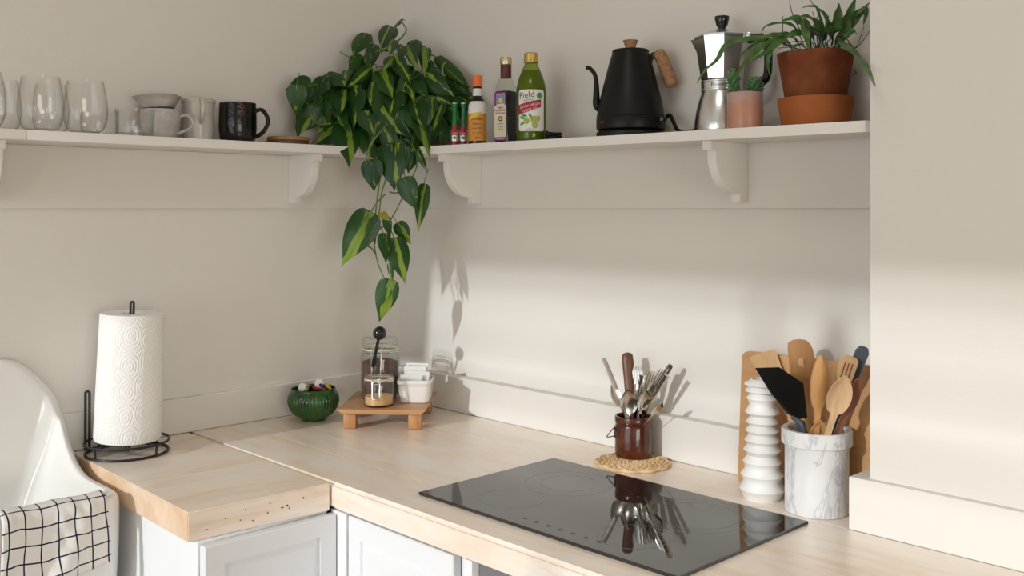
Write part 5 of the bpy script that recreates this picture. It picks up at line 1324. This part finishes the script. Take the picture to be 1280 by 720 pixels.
cut('table_fork', (0.8550,-0.0170,1.0969), fork_mb, M['steel'], 'steel fork standing right beside dark wooden handle', 'fork', GC, lean=.2, roll=-.3)
cut('table_fork', (0.8860,-0.0120,1.0912), fork_mb, M['steel'], 'steel fork in the middle of the crowded cutlery', 'fork', GC, lean=.3, roll=.3)
cut('table_fork', (0.9186,-0.0070,1.0962), fork_mb, M['steel'], 'steel fork leaning against ornate knife handle', 'fork', GC, lean=.4, roll=.4)
cut('table_knife', (0.9413,-0.0120,1.1096), knife_handle, M['steel'], 'shiny steel knife handle leaning out furthest from wooden handle', 'knife', GC, lean=.5)
cut('ornate_spoon', (0.9497,-0.0370,1.0899), ornate, M['steel'], 'ornate silver handle leaning over crock rim below steel knife', 'spoon', GC, lean=.5)
cut('ornate_spoon', (0.8896,-0.0440,1.0851), ornate, M['steel'], 'ornate silver handle upright in front of forks', 'spoon', GC, lean=.3)
cut('table_spoon', (0.8669,-0.0670,1.0561), lambda L: blade(spoon_rows(L, .058, .0185), 9, .0013), M['steel'], 'large round steel spoon facing front of crock', 'spoon', GC, lean=.1)
cut('table_spoon', (0.9067,-0.0520,1.0577), lambda L: blade(spoon_rows(L, .052, .0135), 9, .0013), M['steel'], 'steel teaspoon right behind upright ornate handle', 'spoon', GC, lean=.2, roll=.2)
cut('table_spoon', (0.9123,-0.0320,1.0780), lambda L: blade(spoon_rows(L, .050, .0125), 9, .0013), M['steeldull'], 'dull steel spoon in front of the middle fork', 'spoon', GC, lean=.4, roll=.9)
cut('table_spoon', (0.9601,-0.0670,1.0402), lambda L: blade(spoon_rows(L, .046, .0115), 9, .0013), M['steel'], 'small steel spoon lying low over crock rim', 'spoon', GC, lean=.8, roll=.4)

# ------------------------------------------------------------------ cutting board, vase, marble crock with utensils
bp = []
w_, h_ = .285, .258
def cboard():
    m = prism([(x, z) for x, z in ((0, .004), (.004, 0), (w_-.004, 0), (w_, .004), (w_, h_-.012), (w_-.004, h_-.004), (w_-.012, h_), (.012, h_), (.004, h_-.004), (0, h_-.012))], 0, .018, .002)
    return m
cbd = thing('cutting_board', cboard(), M['board'], 'honey brown wooden cutting board leaning on wall behind white vase', 'cutting board', (1.1135, -.0275, CT), smooth=True)
cbd.rotation_euler = (R_(-3.6), 0, 0)
vz = [(.034, 0), (.036, .002)]
prf = [(.004, .0290)]
H_ = .222; rows = []
bell = [(.018, .0425), (.044, .0395), (.068, .0355), (.090, .0345), (.108, .0325), (.126, .0310), (.142, .0300), (.160, .0315), (.186, .0290), (.200, .0315), (.212, .0330)]
vp = [(.033, 0), (.0345, .003)]
for i, (z, r_) in enumerate(bell):
    nz = bell[i+1][0] if i+1 < len(bell) else H_-.002
    vp += [(r_-.0015, z-.0015), (r_, z), (r_-.0012, z+.002), (r_-.0085, (z+nz)/2+.002)]
vp[-1] = (.024, H_-.004); vp.append((.021, H_))
vase = thing('ribbed_vase', cylwall(vp, [(.018, H_), (.017, H_-.01), (.020, .02)], 56), M['bisque'], 'tall white bellows shaped ceramic vase beside marble crock', 'vase', (1.208, -.088, CT), sharp=60)
UK = Vector((1.318, -.086, CT))
e = empty('marble_crock', UK, 'white grey veined marble utensil crock next to white vase', 'crock')
part('body', cylwall([(.053, 0), (.0555, .0015), (.0555, .118), (.0558, .1195), (.0605, .1205), (.0615, .122), (.0615, .145), (.0600, .1475)], [(.0515, .1475), (.050, .145), (.050, .012)], 64), M['marble'], e)
def ut(name, top, rows_fn, mat_, label, cat, base_off, face=(.719, -.695, .1), th=.005, nx=7, extra=None, zb=.016, parts=None):
    top = Vector(top); b0 = UK+Vector((base_off[0], base_off[1], zb)); L = (top-b0).length
    m = blade(rows_fn(L), nx, th); 
    if extra: m = extra(m, L)
    return thing(name, m.xf(frame_to(b0, top, face)), mat_, label, cat, tuple(b0), 'utensils in the marble crock', world=True, sharp=50), L, b0, frame_to(b0, top, face)
def wspoon(bl, bw, cup, hw_=.0055, rev=1):
    def f(L):
        R0 = [(0, hw_*.8, 0, 0), (.003, hw_, 0, 0), (L-bl-.015, hw_*.95, 0, 0), (L-bl, hw_*1.15, 0, 0)]
        for k in range(1, 15): t = k/14; R0.append((L-bl+bl*t, max(bw*math.sin(math.pi*(t*.93+.07)**.9)**.62 if t < 1 else .002, .002 if t == 1 else hw_*1.15*(1-t)), -cup*rev*math.sin(math.pi*t)**.8, 0))
        return R0
    return f
def in_r(u, d): return (rxv.x*u+toward.x*d, rxv.y*u+toward.y*d)
ut('wooden_spatula', (1.1759,-0.0360,1.1619), lambda L: [(0, .006, 0, 0), (L-.075, .006, 0, 0), (L-.058, .010, 0, 0), (L-.045, .022, 0, 0), (L-.004, .026, 0, 0), (L, .025, 0, 0)], M['beech'], 'flat pale wooden spatula leaning behind black turner', 'spatula', in_r(.022, -.02))
# turner with hole
def turner_hole():
    n = 14; b_ = bmesh.new()
    return None
top = Vector((1.2669,-0.0550,1.1985)); b0 = UK+Vector((*in_r(.010, -.030), .016)); L = (top-b0).length; fr = frame_to(b0, top, (.719, -.695, .1))
th_ = .005; m = blade([(0, .006, 0, 0), (L-.10, .006, 0, 0), (L-.085, .010, 0, 0), (L-.075, .016, 0, 0)], 5, th_)
cz_, rz_ = L-.042, .0085; V = []; n = 24; Fc = []
outl = []
for k in range(n):
    a = 2*math.pi*k/n; x, z = math.cos(a), math.sin(a); p_ = 7 if x > 0 else (2.6 if z > 0 else 5); X = .0235; Zq = .042 if z > 0 else .034
    d_ = (abs(x/X)**p_+abs(z/Zq)**p_)**(-1/p_); outl.append((x*d_, z*d_))
for y_ in (0, -th_):
    for k in range(n): a = 2*math.pi*k/n; V += [(rz_*math.cos(a), y_, cz_+rz_*math.sin(a)), (outl[k][0], y_, cz_+outl[k][1])]
o_ = 2*n
for k in range(n):
    k2 = (k+1) % n
    Fc += [(2*k, 2*k+1, 2*k2+1, 2*k2), (o_+2*k, o_+2*k2, o_+2*k2+1, o_+2*k+1), (2*k, 2*k2, o_+2*k2, o_+2*k), (2*k+1, o_+2*k+1, o_+2*k2+1, 2*k2+1)]
m.add(V, Fc)
thing('wooden_turner', m.xf(fr), M['beech2'], 'wooden turner with round hole in blade, in marble crock', 'spatula', tuple(b0), 'utensils in the marble crock', world=True, sharp=50)
# black turner: head and handle
top = Vector((1.2486,-0.1400,1.1512)); nk = Vector((1.3012,-0.1150,1.0591)); b0 = UK+Vector((*in_r(.020, .012), .016))
e = empty('black_turner', b0, 'black plastic turner with wide blade and grey handle, in marble crock', 'spatula', 'utensils in the marble crock')
hl = (nk-b0).length
part('handle', blade([(0, .007, 0, 0), (hl-.02, .007, .002, 0), (hl, .0085, .002, 0)], 7, .006).xf(frame_to(b0, nk, (.719, -.695, .1))), M['grey'], e, world=True)
P4 = [(1.2286,-0.1450,1.1509), (1.2757,-0.1420,1.1574), (1.3188,-0.1350,1.1336), (1.3192,-0.1220,1.0714), (1.2950,-0.1180,1.0643), (1.2775,-0.1180,1.0717), (1.2502,-0.1320,1.1101)]
P4 = [Vector(p) for p in P4]; nn = toward*.0022; n = len(P4)
part('blade', MB().add([p+nn for p in P4]+[p-nn for p in P4], [tuple(range(n)), tuple(range(2*n-1, n-1, -1))]+[(i, n+i, n+(i+1) % n, (i+1) % n) for i in range(n)]), M['black'], e, smooth=False, world=True)
part('neck', tube(smooth_path([P4[4].lerp(P4[5], .5)+nn, nk+nn*2, nk.lerp(b0, .12)+nn*2], 4), [.004, .006], 10), M['grey'], e, world=True)
ut('wooden_spoon', (1.3524,-0.1350,1.1855), wspoon(.098, .0143, -.005, .0052, 1), M['beech2'], 'long honey coloured wooden spoon seen from its back', 'spoon', in_r(-.012, .020), th=.006)
ut('slotted_spatula', (1.3776,-0.0750,1.1799), lambda L: [(0, .0055, 0, 0), (L-.075, .0055, 0, 0), (L-.055, .010, 0, 0), (L-.040, .0145, 0, 0), (L-.006, .0155, 0, 0), (L-.001, .011, 0, 0), (L, .008, 0, 0)], M['beech'], 'slotted wooden spatula in marble crock before grey silicone spatula', 'spatula', in_r(-.015, -.015),
   extra=lambda m_, L: m_)
o_sl = bpy.data.objects['slotted_spatula']; 
topv = Vector((1.3776,-0.0750,1.1799)); b0 = UK+Vector((*in_r(-.015, -.015), .016)); Ls = (topv-b0).length; fr = frame_to(b0, topv, (.719, -.695, .1))
for x in (-.0065, 0, .0065):
    part('slot', shift(rect_patch(x-.0012, x+.0012, Ls-.042, Ls-.012, 1), y=.0004).xf(fr), M['redwood'], o_sl, smooth=False, world=True)
ut('olive_wood_spoon', (1.4022,-0.1400,1.1556), wspoon(.074, .0205, .007, .0055, 1), M['olivewood'], 'large wooden spoon with dark grain leaning over crock rim', 'spoon', in_r(-.022, .012), th=.005, nx=9)
ut('red_wood_spoon', (1.4075,-0.1050,1.1480), wspoon(.066, .013, .003, .005, 1), M['redwood'], 'dark reddish wooden spoon behind dark grained spoon', 'spoon', in_r(-.010, .006), th=.005)
ut('small_wooden_spoon', (1.3469,-0.1250,1.0698), wspoon(.044, .0155, .006, .0042, 1), M['beech2'], 'small wooden spoon with bowl peeking over crock rim', 'spoon', in_r(-.008, .010), th=.004, nx=9, zb=.045)
e = ut('silicone_spatula', (1.3903,-0.0500,1.1956), lambda L: [(0, .005, 0, 0), (L-.07, .005, 0, 0), (L-.062, .011, 0, 0), (L-.01, .0115, 0, 0), (L-.001, .007, 0, 0), (L, .002, 0, 0)], M['grey'], 'grey silicone spatula standing next to pillar', 'spatula', in_r(-.012, -.028), th=.006)

# ------------------------------------------------------------------ warm pendant over the middle of the room
e = empty('pendant_lamp', (1.35, -2.35, 1.80), 'warm glass pendant lamp hanging from the ceiling', 'lamp')
part('cord', tube([(0, 0, .14), (0, 0, CEIL-1.80)], .003, 6), M['black'], e)
part('socket', lathe([(0, .08), (.018, .08), (.022, .09), (.022, .13), (.008, .145), (0, .145)], 20), M['black'], e)
bm_ = material('warm_bulb', (1, .8, .5), .3); pr(bm_).inputs['Emission Color'].default_value = (1, .70, .38, 1); pr(bm_).inputs['Emission Strength'].default_value = 12
part('bulb', lathe([(0, -.085), (.022, -.08), (.034, -.05), (.036, -.02), (.028, .03), (.016, .08), (0, .08)], 24), bm_, e)
pl_ = bpy.data.lights.new('pendant_glow', 'POINT'); pl_.energy = 3.5; pl_.color = (1, .78, .5); pl_.shadow_soft_size = .05
po = bpy.data.objects.new('pendant_glow', pl_); COL.objects.link(po); po.location = (1.35, -2.35, 1.66)

e = empty('added_fill_lamp', (1.45, -1.2, CEIL-.07), 'round flush white fill lamp added at the ceiling', 'lamp')  # unseen lamp, added to brighten the worktop from above
part('housing', lathe([(0, .07), (.30, .07), (.30, .02), (.285, .0), (.28, .012), (0, .012)], 40), M['frame'], e)
cl_ = bpy.data.lights.new('added_fill_light', 'AREA'); cl_.shape = 'DISK'; cl_.size = .54; cl_.energy = 3.5; cl_.color = (1, .98, .94)
co_ = bpy.data.objects.new('added_fill_light', cl_); COL.objects.link(co_); co_.location = (1.45, -1.2, CEIL-.075)
